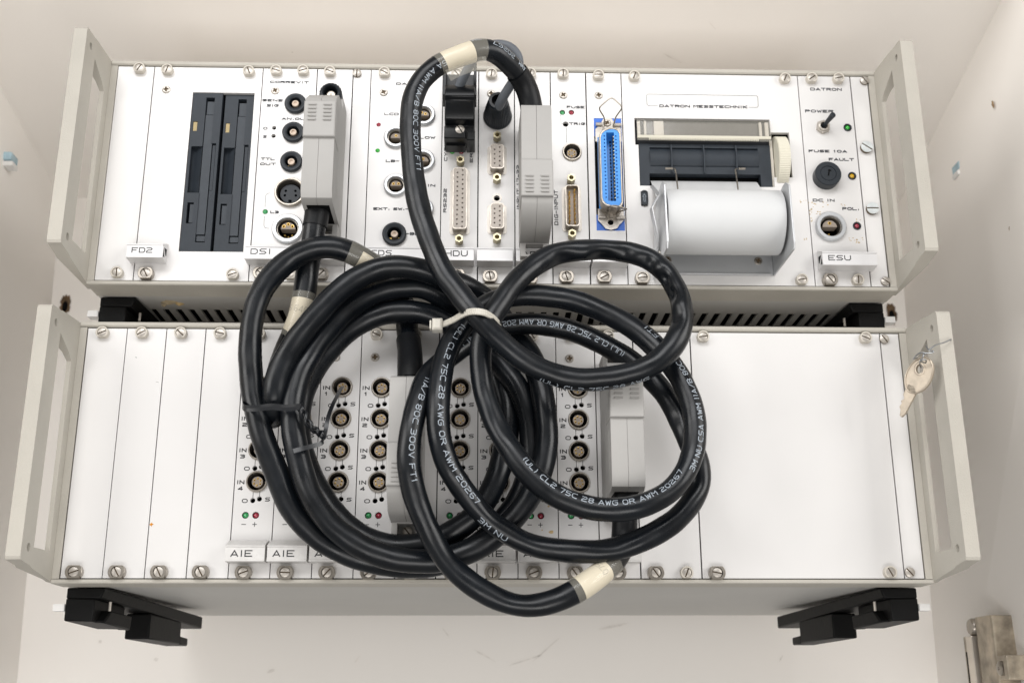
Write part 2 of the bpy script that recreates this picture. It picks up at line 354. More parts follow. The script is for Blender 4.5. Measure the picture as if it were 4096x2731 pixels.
def led(parent, c, x, z, y0, h=0.0, ring=False):
    if ring: MB(y0).lathe([(2.3, 0), (2.3, .5), (1.9, .8), (1.5, .5), (1.5, -.5)], x, z, 22).build('lamp_bezel', BLACKM, parent)
    return inst('indicator_lamp', LEDM[c], parent, x, h, z, y0)

# ---------------------------------------------------------------- modules
HP = 5.08; UK = .9975; UY = 1.44; UZ = 155.2; LZ = 0.0; PH = 128.3
def ux(hp): return -.25+hp*HP*UK
def lx(hp): return hp*HP
GR = random.Random(21)
def panel(parent, x0, x1, zb, y0, holes=(), material=None, gap=.28, depth=2.5, cups=True):
    gap = GR.uniform(.20, .38); y0 = y0+GR.uniform(-.12, .05)*0
    mb = MB(y0); mb.plate([(x0+gap, zb+.25), (x1-gap, zb+.25), (x1-gap, zb+PH-.25), (x0+gap, zb+PH-.25)], [h for h in holes], -depth, 0)
    return mb.build('front_panel', material or PANEL, parent, smooth=False)
def backing(parent, cups, y0):
    """dark blind tubes behind small holes"""
    mb = MB(y0)
    for x, z, r in cups: mb.lathe([(r+.02, -.6), (r+.02, -6), (.001, -6)], x, z, 14)
    mb.build('hole_linings', DARK, parent)
def bar(parent, xa, xb, zt, zb, txt, y0, tbox=None, t=.50, dusty=False, open_end=0, hfront=9.0):
    prof = [(.05, zt+3.3), (.6, zt+3.6), (hfront-1.0, zt+.7), (hfront, zt+.2), (hfront+.5, zt-.05), (hfront+.5, zt-.55), (hfront, zt-.75), (hfront, zb+.8), (hfront+.45, zb+.65), (hfront+.45, zb), (.05, zb)]
    b = MB(y0).prism_x(prof, xa, xb).build('label_bar', BARD if dusty else BARM, parent, smooth=False)
    if open_end:    # cut end with flat dark faces painting the shade in its channel
        xe = xb if open_end > 0 else xa
        c = MB(y0); c.add([(xe+.03*open_end, h, z) for h, z in ((2.0, zt-.2), (7.0, zt-1.0), (3.4, zb+3.2), (2.0, zb+3.4))], [(0, 1, 2, 3)])
        c.add([(xe+.03*open_end, h, z) for h, z in ((5.2, zb+1.6), (7.6, zb+5.2), (8.2, zb+1.0))], [(0, 1, 2)]); c.build('channel_shade', INTER, b, smooth=False)
    if txt:
        m = MB(y0); text(m, txt, *tbox, t=t, h=hfront+.04); m.build('bar_lettering', INKB, b, smooth=False)
    return b

def dsub(parent, x0, z0, x1, z1, y0, rows, pins, male=False, h=5.6, name='serial_socket'):
    """D shaped connector standing upright: x0..x1 wide, z0..z1 tall"""
    cut = 1.1
    out = rrect(x0, z0, x1, z1, 1.7); inn = rrect(x0+.5, z0+.5, x1-.5, z1-.5, 1.3)
    sh = MB(y0).plate(out, [inn], -.5, h).build(name, STEEL, parent, angle=40)
    holes = []; cx = (x0+x1)/2; nA, nB = rows; pitch = 2.76
    mid = (z0+z1)/2; pts = []
    for n_, dx in ((nA, -1.42), (nB, 1.42)):
        for i in range(n_): pts.append((cx+dx, mid+((n_-1)/2-i)*pitch))
    if male:
        MB(y0).plate(inn, [], -.3, .4).build('insulator', BEIGE, sh, smooth=False)
        mb = MB(y0)
        for x, z in pts: mb.lathe([(.5, .4), (.5, 4.6), (.25, 5.2), (.001, 5.3)], x, z, 8)
        mb.build('contact_pins', GOLDP, sh, kind='stuff')
    else:
        MB(y0).plate(rrect(x0+.52, z0+.52, x1-.52, z1-.52, 1.3), [circ(x, z, .52, 10) for x, z in pts], .6, h-.15).build('insulator', BEIGE, sh, smooth=False)
        MB(y0).box(x0+.6, x1-.6, .2, .5, z0+.6, z1-.6).build('socket_floor', DARK, sh, smooth=False)
    fl = MB(y0).plate(rrect(x0-1.6, z0-1.2, x1+1.6, z1+1.2, 1.8), [], .03, .35).build('mounting_flange', BRIGHT, sh, smooth=False)
    return sh

UM = {}
def umod(key, hp0, hp1, label, cat='plug-in module', holes=(), material=None, group='plug-in modules of the upper rack'):
    x0, x1 = ux(hp0), ux(hp1)
    r = thing('rack_module', label, cat, (x0+x1)/2, 0, UZ, group, UY); UM[key] = r
    panel(r, x0, x1, UZ, UY, holes, material); return r
# 1 blank strip
m = umod('blank', 0, 4, 'narrow blank silver panel at the far left end of the upper rack')
screw(m, 'p', *(12.2, 281.18), 60, UY); screw(m, 'p', *(11.92, 158.96), 92, UY)
# 2 double disk drive
fx0, fz0, fx1, fz1 = 42.6, 172.05, 77.0, 267.7
m = umod('drive', 4, 16, 'wide silver panel labelled FD2 holding two dark upright floppy drives', 'disk drive module', [[(fx0, fz0), (fx1, fz0), (fx1, fz1), (fx0, fz1)]])
screw(m, 'p', *(27.76, 280.52), 75, UY); screw(m, 'p', *(73.18, 280.34), -68, UY); screw(m, 'x', *(27.75, 268.98), 5, UY)
screw(m, 'n', *(27.13, 158.6), -62, UY); screw(m, 'p', *(72.63, 158.45), 20, UY)
bar(m, 18.0, 36.9, 172.4, 164.9, 'FD2', UY, (20.62, 170.56, 31.55, 167.51), open_end=1)
MB(UY).box(fx0-.5, fx1+.5, -9, -8, fz0-.5, fz1+.5).build('drive_bay', DARK, m, smooth=False)
def drive(xa, xb, hf, tag_slide):
    w = xb-xa; H0, H1 = fz0+.35, fz1-.35
    fxx = lambda u: xa+u*w
    fz = lambda v: H1-(H1-H0)*v
    outer = [(xa, H0), (xb, H0), (xb, H1), (xa, H1)]
    # stepped media slot with finger recess
    slot = [(fxx(.45), fz(.028)), (fxx(.74), fz(.028)), (fxx(.745), fz(.325)), (fxx(.91), fz(.325)), (fxx(.91), fz(.625)), (fxx(.80), fz(.627)), (fxx(.80), fz(.945)), (fxx(.48), fz(.945)), (fxx(.48), fz(.64)), (fxx(.08), fz(.64)), (fxx(.08), fz(.345)), (fxx(.45), fz(.345))]
    btn = [(fxx(.12), fz(.70)), (fxx(.33), fz(.70)), (fxx(.33), fz(.83)), (fxx(.12), fz(.83))]
    win = [(fxx(.07), fz(.185)), (fxx(.22), fz(.185)), (fxx(.22), fz(.247)), (fxx(.07), fz(.247))]
    b = MB(UY); b.plate(outer, [slot[::-1], btn[::-1], win[::-1]], hf-7, hf)
    d = b.build('floppy_drive', SLATE, m, smooth=False, bevel=0)
    s_ = MB(UY); s_.box(fxx(.49), fxx(.73), hf-7, hf-.9, fz(.135), fz(.05)); s_.box(fxx(.47), fxx(.76), hf-7, hf-.55, fz(.895), fz(.14)); s_.box(fxx(.50), fxx(.78), hf-7, hf-.95, fz(.935), fz(.902))
    s_.build('media_door', SLATE2, d, smooth=False)
    g = MB(UY); g.box(fxx(.79), fxx(.89), hf-7, hf-.8, fz(.62), fz(.335)); g.build('finger_notch', SLATE, d, smooth=False)
    sc = MB(UY)      # scooped finger recess
    n = 8; P = []
    for i in range(n+1):
        u = i/n; x = fxx(.08)+(fxx(.45)-fxx(.08))*u; P.append((x, hf-.5-3.6*math.sin(math.pi*(1-u)*.5)))
    sc.add([(x, h, z) for z in (fz(.64), fz(.345)) for x, h in P], [(i, i+1, n+1+i+1, n+1+i) for i in range(n)]); sc.build('finger_scoop', SLATE, d)
    e = MB(UY); e.box(fxx(.20 if tag_slide else .16), fxx(.32), hf-6, hf-.9, fz(.822), fz(.708)); e.build('eject_button', SLATE2, d, smooth=False)
    a = MB(UY); a.box(fxx(.08), fxx(.21), hf-6, hf-.35, fz(.245), fz(.187)); a.build('amber_window', AMBER, d, smooth=False)
    return d
drive(fx0+.35, fx0+16.6, -.5, True); drive(fx0+18.0, fx1-.35, -1.9, False)

# 3 DSI / CORREVIT
def black_jack(parent, x, z, y0, R=6.05):
    b = MB(y0).lathe([(R, 0), (R, 1.8), (R-.5, 2.3), (R-2.2, 2.3), (R-2.7, 1.9), (R-3.0, -5), (R, -5)], x, z, 36).build('coaxial_jack', BLACKM, parent)
    MB(y0).lathe([(2.9, -4.8), (2.9, -3.9), (.001, -4.0)], x, z, 24, a0=math.pi, a1=2*math.pi).build('gold_base', GOLD, b); MB(y0).lathe([(3.1, -4.9), (.001, -4.9)], x, z, 20).build('jack_floor', DARK, b)
    MB(y0).lathe([(1.9, -4.0), (1.9, 1.2), (1.7, 1.4), (1.1, 1.3), (1.0, .6), (.001, .5)], x, z, 20).build('centre_contact', CONTACT, b)
    return b
def push_socket(parent, x, z, y0, R, pins, metal=None, name='circular_socket'):
    """grey ring socket with half moon insulator"""
    rin = R*.70
    b = MB(y0).lathe([(R, 0), (R, 1.6), (R-.6, 2.3), (rin+.3, 2.3), (rin, 1.9), (rin, -7), (R, -7)], x, z, 40).build(name, metal or ALU, parent, angle=30)
    MB(y0).lathe([(rin+.05, -6.9), (.001, -6.9)], x, z, 24).build('socket_floor', DARK, b)
    MB(y0).lathe([(rin-.25, -6.5), (rin-.25, .6), (rin-.5, .6), (rin-.5, -6.5)], x, z, 28).build('inner_sleeve', STEEL, b)
    ri = rin*.66; up, lo = pins
    pts = [(x+ri*math.cos(math.pi*i/12), z+.1*ri+ri*math.sin(math.pi*i/12)) for i in range(13)]
    hs = [(x+dx*ri, z+.1*ri+dz*ri) for dx, dz in up]
    MB(y0).plate(pts, [circ(a, c, R*.075, 10) for a, c in hs], -6.5, -.6).build('insulator', INSUL, b, smooth=False)
    g = MB(y0)
    for a, c in hs: g.lathe([(R*.078, -1.2), (R*.115, -.54), (R*.07, -.5), (R*.07, -3)], a, c, 10)
    for dx, dz in lo: g.lathe([(R*.055, -6.5), (R*.055, -3.2), (.001, -2.9)], x+dx*ri, z+dz*ri, 8)
    g.build('contact_pins', GOLD, b, kind='stuff')
    return b
j1, j2, j3 = (100.19, 260.88), (99.93, 243.08), (99.86, 225.12)
t1, t2 = (89.05, 246.17), (89.03, 241.21); lg = (87.25, 195.61)
c1, c2 = (100.1, 206.73), (99.99, 185.36)
holes = [circ(*j1, 5.5, 24), circ(*j2, 5.5, 24), circ(*j3, 5.5, 24), circ(*t1, 1.25, 14), circ(*t2, 1.25, 14), circ(*lg, 1.5, 14), circ(*c1, 7.6, 24), circ(*c2, 7.6, 24)]
m = umod('signal', 16, 22, 'silver DSI panel with a column of black coaxial jacks and two large round sockets', holes=holes)
for c in (j1, j2, j3): black_jack(m, *c, UY)
backing(m, [(*t1, 1.25), (*t2, 1.25)], UY); led(m, 'g', *lg, UY)
R = 8.4
b = MB(UY).lathe([(R, 0), (R, 2.0), (R-.4, 2.6), (R-1.0, 2.6), (R-1.5, 2.0), (R-1.6, -7), (R, -7)], *c1, 40).build('circular_socket', STEEL, m, angle=30)
MB(UY).lathe([(R-1.55, -6.8), (.001, -6.8)], *c1, 24).build('socket_floor', DARK, b)
hs = [(c1[0]+3.2*math.cos(math.radians(a)), c1[1]+3.0*math.sin(math.radians(a))) for a in (35, 145, 200, 340)]
pl = MB(UY); pl.plate(circ(*c1, 5.5, 30), [circ(p[0], p[1], .75, 10) for p in hs]+[[(c1[0]-.9, c1[1]-3.6), (c1[0]+.9, c1[1]-3.6), (c1[0]+.9, c1[1]-5.1), (c1[0]-.9, c1[1]-5.1)]], -6, -.8)
pl.build('insulator', BLACKM, b, smooth=False); MB(UY).cyl(*c1, -6.5, -5, 5, 20).build('insulator_floor', DARK, b)
push_socket(m, *c2, UY, 8.5, (((-.58, .42), (0, .72), (.58, .42)), ((-.5, -.55), (0, -.8), (.5, -.55))))
for k, pz, a in (('p', (88.4, 280.94), -15), ('p', (103.53, 281.18), 18), ('x', (88.3, 269.24), 35), ('n', (87.48, 159.3), -35), ('p', (103.15, 158.64), 52), ('n', (119.19, 159.06), 45)): screw(m, k, *pz, a, UY)
L_ = MB(UY)
for tx, bx in (('CORREVIT', (85.01, 275.53, 106.79, 273.99)), ('SENS', (81.45, 264, 92.83, 262.37)), ('SIG', (84.04, 260.8, 90.78, 259.1)), ('AN.OUT', (92.86, 252.63, 108.63, 251.07)), ('O', (83.06, 246.61, 85.43, 244.88)), ('S', (83.27, 241.54, 85.32, 239.81)), ('TTL', (82.91, 227.86, 90.6, 226.22)), ('OUT', (82.69, 224.78, 91.3, 223.16)), ('L3', (89.95, 196.2, 94.63, 194.56))): text(L_, tx, *bx, t=.50)
line(L_, [(89.16, 206.67), (87.73, 206.31), (86.78, 204.94), (86.98, 198.25)], .2); line(L_, [(86.96, 192.79), (87.03, 187.47), (87.83, 186.08), (89.9, 185.82)], .2)
L_.build('panel_lettering', INK, m, smooth=False)
bar(m, (79.91, 172.88)[0], ux(26)-.3, 171.9, 164.6, 'DSI', UY, (82.73, 170.46, 93.56, 167.32))
# 4 blank behind the long plug, with a knurled plug
m = umod('blank2', 22, 26, 'blank silver panel right of DSI with a grey plug hood in front', holes=[circ(*(120.37, 264.11), 4.5, 20)])
screw(m, 'p', *(118.54, 280.82), -20, UY)
# 5 filler
m = umod('strip', 26, 28, 'thin silver filler strip with one bare slotted screw, left of the DATRON socket panel', 'filler strip', material=PANELD)
screw(m, 's', *(133.69, 280.73), 88, UY)
# 6 CDS
s1, s2, s3, s4, s5, jb = (171.69, 254.99), (156.64, 240.85), (172.01, 226.73), (157.44, 211.78), (171.83, 197.73), (157.47, 182.91)
l1, l2 = (146.81, 248.94), (146.79, 233.02)
m = umod('sensor', 28, 36, 'silver panel with staggered grey ring sockets and one low black jack under the loop', holes=[circ(*c, 5.6, 24) for c in (s1, s2, s3, s4, s5)]+[circ(*jb, 5.5, 24), circ(*l1, 1.25, 14), circ(*l2, 1.25, 14)])
p2 = (((-.45, .40), (.45, .40)), ((0, -.75),)); p1 = (((0, .45),), ((-.4, -.7),))
push_socket(m, *s1, UY, 6.6, (((-.35, .6), (.35, .35)), ((-.5, -.75), (.4, -.75)))); push_socket(m, *s2, UY, 6.6, p1); push_socket(m, *s3, UY, 6.6, p1); push_socket(m, *s4, UY, 6.6, p2); push_socket(m, *s5, UY, 6.6, p2)
black_jack(m, *jb, UY, 6.5); led(m, 'r', *l1, UY); led(m, 'gb', *l2, UY)
for k, pz, a in (('p', (149.15, 280.7), -28), ('x', (148.99, 269.09), 30), ('p', (ux(28)+8, 158.3), 30), ('p', (ux(28)+32, 158.3), -30), ('p', (ux(28)+33, 280.4), -50)): screw(m, k, *pz, a, UY)
L_ = MB(UY)
for tx, bx in (('DATRON', (155.81, 275.55, 174.83, 274.02)), ('LCD', (149.77, 256.44, 157.83, 254.76)), ('FLOW', (166.29, 242.11, 178.55, 240.5)), ('LB-', (151.44, 227.53, 158.87, 225.88)), ('V.IN', (169.95, 213.01, 179.05, 211.4)), ('EXT. SW.-', (145.56, 198.81, 164.83, 197.22)), ('-BL', (163.7, 184.38, 170.86, 182.66))): text(L_, tx, *bx, t=.50)
L_.build('panel_lettering', INK, m, smooth=False)
bar(m, ux(28)+.2, ux(36)-.15, 171.9, 164.8, 'CDS', UY, (146.01, 170.29, 157.06, 167.13))
# 7 HDU
l1, l2 = (188.06, 232.9), (193.14, 232.97)
m = umod('disk', 36, 40, 'silver panel labelled HDU with a tall 25 hole socket below a black plug hood', holes=[circ(*l1, 1.5, 14), circ(*l2, 1.5, 14)], material=PANELD)
led(m, 'gb', *l1, UY); led(m, 'r', *l2, UY)
sx0, sz1 = (188.74, 220.49); sx1, sz0 = (196.54, 184.39)
dsub(m, sx0, sz0, sx1, sz1, UY, (12, 13), 25)
for pz in ((192.7, 225.74), (192.48, 179.05)): inst('hex_standoff', HEXP, m, pz[0], .3, pz[1], UY)
screw(m, 'n', *(191.76, 158.99), -30, UY); screw(m, 'p', ux(36)+8, 280.4, -50, UY)
L_ = MB(UY); text(L_, 'CYCLE', (183.53, 226.94)[0], (183.53, 226.94)[1], (185.38, 226.96)[0], (185.2, 239.86)[1]+1.5, t=.42, vert=True); text(L_, 'ERROR', *(197.82, 226.25), (199.56, 226.27)[0], (199.45, 240.65)[1]+1, t=.42, vert=True); text(L_, 'RS232', *(183.58, 196.2), *(185.36, 210.47), t=.46, vert=True)
L_.build('panel_lettering', INK, m, smooth=False)
bar(m, ux(36)+.15, (200.48, 172.27)[0], 171.9, 164.8, 'HDU', UY, (185.12, 170.48, 197.22, 167.17))
# 8 two nine-hole sockets
hh = (212.82, 205.07)
m = umod('serial', 40, 44, 'silver panel with two small nine hole sockets below the black cone', holes=[circ(*hh, 1.7, 16)], material=PANELD)
backing(m, [(*hh, 1.7)], UY); MB(UY).lathe([(2.8, .02), (2.8, .14), (1.7, .14), (1.7, .02)], *hh, 20).build('bare_washer_mark', BRIGHT, m)
for a, b_ in (((1075, 68), (1218, 325)), ((1075, 683), (1218, 950))):
    px0, pz1 = MB and ((209.09, 235.07) if a[1] == 68 else (209.19, 199.77)); px1, pz0 = ((216.62, 220.27) if a[1] == 68 else (216.6, 184.88))
    dsub(m, px0, pz0, px1, pz1, UY, (4, 5), 9)
for pz in ((212.89, 240.94), (212.82, 215.34), (212.86, 180.1)): inst('hex_standoff', HEXP, m, pz[0], .3, pz[1], UY)
screw(m, 'p', *(209.69, 280.79), 82, UY); screw(m, 'x', *(209.49, 269.2), 0, UY); screw(m, 'n', *(209.2, 158.5), -78, UY)
bar(m, 202.15, 221.2, 172.0, 164.7, None, UY)
# 9 INPUT 17-32
m = umod('input', 44, 48, 'silver panel lettered INPUT 17-32 behind the grey plug of the tall loop', material=PANELD)
screw(m, 'p', *(231.73, 281.33), 80, UY); screw(m, 'n', *(230.54, 157.71), 30, UY)
L_ = MB(UY); text(L_, 'INPUT 17-32', *(223.65, 198.36), *(225.61, 225.15), t=.46, vert=True); L_.build('panel_lettering', INK, m, smooth=False)
bar(m, (222.87, 172.5)[0], (240.57, 172.68)[0], 172.0, 164.7, 'AD', UY, (226.18, 170.35, 233.89, 167.42))
# 10 DIG-INPUT
l1, l2, tr, sk = (249.65, 258.12), (254.72, 258.19), (251.41, 250.77), (254.61, 233.28)
m = umod('digital', 48, 52, 'silver panel lettered DIG-INPUT with a small round socket and a socket of gold pins', holes=[circ(*l1, 1.65, 14), circ(*l2, 1.65, 14), circ(*tr, 1.65, 14), circ(*sk, 4.5, 20)])
led(m, 'g', *l1, UY, -.9); led(m, 'r', *l2, UY, -.6); backing(m, [(*tr, 1.65)], UY); small_socket(m, *sk, UY)
px0, pz1 = (250.05, 210.93); px1, pz0 = (257.51, 186.72)
dsub(m, px0, pz0, px1, pz1, UY, (7, 8), 15, male=True, name='pin_header_socket')
for pz in ((253.54, 215.56), (253.45, 182.75)): inst('hex_standoff', HEXP, m, pz[0], .3, pz[1], UY)
for k, pz, a in (('p', (250.29, 281.45), 88), ('x', (250.33, 268.86), 35), ('n', (250.1, 158.6), -72)): screw(m, k, *pz, a, UY)
L_ = MB(UY); text(L_, 'FUSE', 252.1, 262.32, 262.34, 260.6, t=.5); text(L_, 'TRIG', 253.32, 251.87, 262.27, 250.2, t=.5); text(L_, 'DIG-INPUT', *(244.22, 189.36), *(246.36, 210.35), t=.46, vert=True)
line(L_, [(248.76, 256.6), (248.79, 251.21), (249.65, 251.16)], .2); line(L_, [(251.66, 249.16), (251.7, 239.35)], .2); L_.build('panel_lettering', INK, m, smooth=False)
bar(m, ux(48)+.2, ux(52)-.6, 172.0, 164.7, None, UY)
# 11 printer port with the blue socket
bx0, bz0, bx1, bz1 = 267.25, 186.5, 282.75, 254.8
m = umod('parallel', 52, 56, 'silver panel carrying the long bright blue slotted socket with wire bails', holes=[[(bx0, bz0), (bx1, bz0), (bx1, bz1), (bx0, bz1)]])
for k, pz, a in (('p', (270.39, 280.91), 0), ('x', (270.4, 269.04), 10), ('n', (270.41, 158.79), 28)): screw(m, k, *pz, a, UY)
bar(m, ux(52)+.5, ux(56)-.6, 172.0, 164.7, None, UY)
bl = MB(UY).box(bx0, bx1, -2.4, -.35, bz0, bz1).build('blue_socket', BLUEB, m, smooth=False)
MB(UY).box(bx0+.1, bx1-.3, -.3, -.1, 196, 243.5).build('painted_shadow', DARK, bl, smooth=False)  # flat black sheet painting the shade round the shell
fl = MB(UY)
cxb = (bx0+bx1)/2+.1
top = [(bx0+.6, 240), (bx0+.7, 247.5), (cxb-4.3, 250.5), (cxb-2.6, 254.0), (cxb, 255.0), (cxb+2.4, 254.0), (cxb+4.2, 250.5), (bx1-.5, 248.5), (bx1-.4, 240), (cxb+5, 239), (cxb-5, 239)]
fl.plate(top, [], 0, .8, back=True)
bot = [(bx0+.9, 199), (bx0+.8, 192.3), (cxb-4.6, 189.5), (cxb-3, 187.4), (cxb, 186.7), (cxb+3.2, 187.6), (cxb+4.6, 189.7), (bx1-.4, 192.6), (bx1-.4, 199)]
ftop = fl; fl = MB(UY); fl.plate(bot, [circ(cxb-.2, 190.9, 1.6, 18)], 0, .8, back=True)
for xa, xb, z in ((bx0+1.0, cxb-3.2, 250.2), (cxb+2.6, bx1-.2, 250.0)): ftop.lathe([(1.05, xa), (1.05, xb)], 0, z, 14, axis='x', ch=1.3)
for xa, xb, z in ((bx0+1.1, cxb-3.0, 193.9), (cxb+3.0, bx1-.1, 193.6)): fl.lathe([(1.05, xa), (1.05, xb)], 0, z, 14, axis='x', ch=1.3)
fl.lathe([(2.4, .8), (2.4, 1.1), (1.7, 1.1), (1.7, .8)], cxb-.2, 190.9, 20)
fl.build('mounting_flange', BRIGHT, bl, angle=40); ftop.build('mounting_flange', BRIGHT, bl, angle=40)
MB(UY).cyl(cxb-.2, 190.9, -.05, .1, 1.6, 16).build('screw_hole', DARK, bl)
inst('cross_head_screw', PHILD, bl, cxb-.5, .8, 251.3, UY, .5)
X0, X1, Z0, Z1 = 268.75, 280.6, 195.1, 242.7
def dshape(g, top=True):
    x0, x1, z0, z1 = X0+g, X1-g, Z0+g, Z1-g
    return [(x0+2.4, z1-1.1), (x0+5.0, z1), (x1-3.0, z1), (x1-1.0, z1-.8), (x1, z1-2.8), (x1, z0+2.8), (x1-1.0, z0+.8), (x1-3.0, z0), (x0+5.5, z0+.3), (x0+2.0, z0+1.5), (x0+.5, z0+3.2), (x0, z0+5.5), (x0, z1-5.5), (x0+.6, z1-2.8)]
MB(UY).plate(dshape(0), [dshape(.8)[::-1]], .5, 11.5).build('socket_shell', STEEL, bl, angle=50, bevel=.25)
sx0_, sx1_ = 272.6, 276.9
ho = []
nrow = 18
zr = [237.8-(237.8-201.2)*i/(nrow-1) for i in range(nrow)]
for z in zr:
    for x in (271.55, 277.85): ho.append([(x-.38, z-.42), (x+.38, z-.42), (x+.38, z+.42), (x-.38, z+.42)])
MB(UY).plate(dshape(.85), [[(sx0_, 199.0), (sx1_, 199.0), (sx1_, 240.0), (sx0_, 240.0)]]+ho, 3.5, 11.3).build('blue_insulator', BLUE, bl, smooth=False)
MB(UY).box(sx0_-4, sx1_+4, 3.2, 3.5, 198, 241).build('slot_floor', BLUE, bl, smooth=False)
k1, k2 = MB(UY), MB(UY)
for z in zr:
    k1.box(sx1_-.06, sx1_-.02, 6.2, 11.0, z-.55, z+.55); k2.box(sx1_-.55, sx1_-.07, 5.0, 10.6, z-.28, z+.28); k1.box(sx1_-1.7, sx1_-1.0, 3.52, 4.3, z-.5, z+.5)
k1.build('contact_slots', DARK, bl, smooth=False, kind='stuff'); k2.build('contact_springs', BRASSY, bl, smooth=False, kind='stuff')
def wire(pts, r, name, mt, parent, y0=0, n=8):
    # smooth the corners of the bent wire
    P = [Vector(p) for p in pts]; out = [P[0]]
    for i in range(1, len(P)-1):
        a, b, c = P[i-1], P[i], P[i+1]; d = min((a-b).length, (c-b).length)*.28
        p0 = b+(a-b).normalized()*d; p2 = b+(c-b).normalized()*d
        for k in range(5): t = k/4; out.append(p0*(1-t)**2+b*2*t*(1-t)+p2*t*t)
    out.append(P[-1]); return MB(y0).tube([tuple(p) for p in out], r, n).build(name, mt, parent)
def P3(pz, h): return (pz[0], h, pz[1])
wire([P3((272.11, 247.63), 2), P3((273.08, 249.13), 3), P3((272.17, 251.02), 8), P3((268.41, 253.39), 14), P3((275.37, 258.77), 17), P3((281.97, 254.16), 14), P3((278.5, 251.11), 8), P3((277.87, 248.34), 3)], .42, 'wire_bail', STEEL, bl, UY)
wire([P3((272.44, 193.56), 2), P3((272.92, 195.41), 4), P3((268.9, 193.29), 16), P3((275.32, 192.54), 20), P3((281.93, 191.38), 18), P3((278.45, 195.31), 5), P3((278.51, 193.9), 2)], .42, 'wire_bail', STEEL, bl, UY)
MB(UY).box(cxb-.6, cxb+.9, .8, 2.2, 193.5, 196.5).build('latch_tab', BRIGHT, bl, smooth=False)

# 12 printer
cut = [(290.2, 255.2), (366.9, 255.2), (366.9, 247.2), (377.4, 247.2), (377.4, 219.5), (367.0, 219.5), (367.0, 213.5), (291.9, 213.5), (291.9, 238.5), (290.2, 238.5)]
arrow_c = (293.98, 205.78)
m = umod('printer', 56, 76, 'wide silver panel with a built-in strip printer lettered DATRON MESSTECHNIK', 'printer module', [cut[::-1], [(arrow_c[0]-1.9, arrow_c[1]-4.4), (arrow_c[0]+1.9, arrow_c[1]-4.4), (arrow_c[0]+1.9, arrow_c[1]+4.4), (arrow_c[0]-1.9, arrow_c[1]+4.4)]])
for k, pz, a in (('p', (290.85, 280.65), 70), ('p', (377.15, 280.54), 68), ('n', (290.9, 158.47), 5), ('p', (377.17, 158.27), 10)): screw(m, k, *pz, a, UY)
L_ = MB(UY); text(L_, 'DATRON MESSTECHNIK', *(304.64, 263.85, 354.85, 262.05), t=.52)
fr = [(303.68, 262.99), (298.52, 262.97), (297.68, 263.75), (297.68, 269.52), (298.36, 270.33), (360.48, 270.24), (361.2, 269.57), (361.06, 263.48), (360.36, 262.8), (355.71, 262.79)]
line(L_, fr, .24); L_.build('panel_lettering', INK, m, smooth=False)
MB(UY).box(289, 378.5, -14, -13, 212, 256.5).build('printer_bay', DARK, m, smooth=False)
MB(UY).plate([(289.5, 256), (378, 256), (378, 212.5), (289.5, 212.5)], [cut[::-1]], -4.5, -2.6).build('bay_liner', DARK, m, smooth=False)
# platen cover
pc = MB(UY)
pc.plate([(292.3, 239.8), (366.2, 239.8), (366.2, 213.8), (359.8, 213.8), (359.8, 221.6), (297.6, 221.6), (297.6, 213.8), (292.3, 213.8)], [[(298.3, 225.9), (359.3, 225.9), (359.3, 237.6), (298.3, 237.6)]], -6, -1.2)
n = 10; P = []
for i in range(n+1):
    a = math.pi*(.06+.88*i/n); P.append((-3.4+3.1*math.sin(a), 231.75+6.0*math.cos(a)))
pc.add([(x, h, z) for x in (298.3, 359.3) for h, z in P], [(i, i+1, n+1+i+1, n+1+i) for i in range(n)])
cv = pc.build('platen_cover', SLATE, m, angle=30)
for x in (310.2, 328.4, 346.6): MB(UY).prism_x([(-1.0, 239.6), (.2, 238.8), (1.2, 232), (.4, 226), (-.4, 222), (-3, 222), (-3, 239.6)], x-.42, x+.42).build('cover_rib', SLATE, cv, smooth=False)
MB(UY).box(297.7, 359.7, -9, -6.5, 213.6, 221.5).build('paper_slot', DARK, m, smooth=False)
# clear tear bar
tb = MB(UY); tb.prism_x([(-3.5, 254.6), (1.0, 254.0), (3.2, 252.6), (3.4, 243.5), (2.6, 240.3), (1.9, 240.3), (2.2, 243.2), (2.2, 252.0), (.6, 252.9), (-3.5, 253.4)], 291.0, 366.4)
tbo = tb.build('tear_bar', CLEAR, m, smooth=False)
te = MB(UY)
for i in range(66):
    x = 297.5+i*(359.3-297.5)/66; w = .93
    te.add([(x, 2.0, 241.6), (x+w, 2.0, 241.6), (x+w/2, 2.0, 240.1), (x, 2.75, 241.6), (x+w, 2.75, 241.6), (x+w/2, 2.75, 240.1)], [(0, 1, 2), (3, 5, 4), (0, 2, 5, 3), (1, 4, 5, 2)])
te.box(291.2, 366.2, 1.9, 2.9, 241.6, 243.2); te.build('tear_teeth', KNOB, tbo, smooth=False, kind='stuff')
MB(UY).box(296.5, 359.5, -1.0, .3, 243.6, 252.2).build('smoked_window', SMOKE, tbo, smooth=False)
g = MB(UY)
for x0, x1 in ((291.5, 293), (295.2, 296.4), (300.8, 306.2), (360.2, 361.6), (363.5, 365.4)): g.box(x0, x1, .4, 1.8, 243.8, 252.4)
g.build('tear_bar_ribs', CREAM, tbo, smooth=False)
MB(UY).box(291.2, 366, -8, -2, 240.2, 254.6).build('head_carrier', INTER, m, smooth=False)
MB(UY).box(366.3, 367.8, -9, -1.6, 214, 243).build('side_strut', CREAM, m, smooth=False)
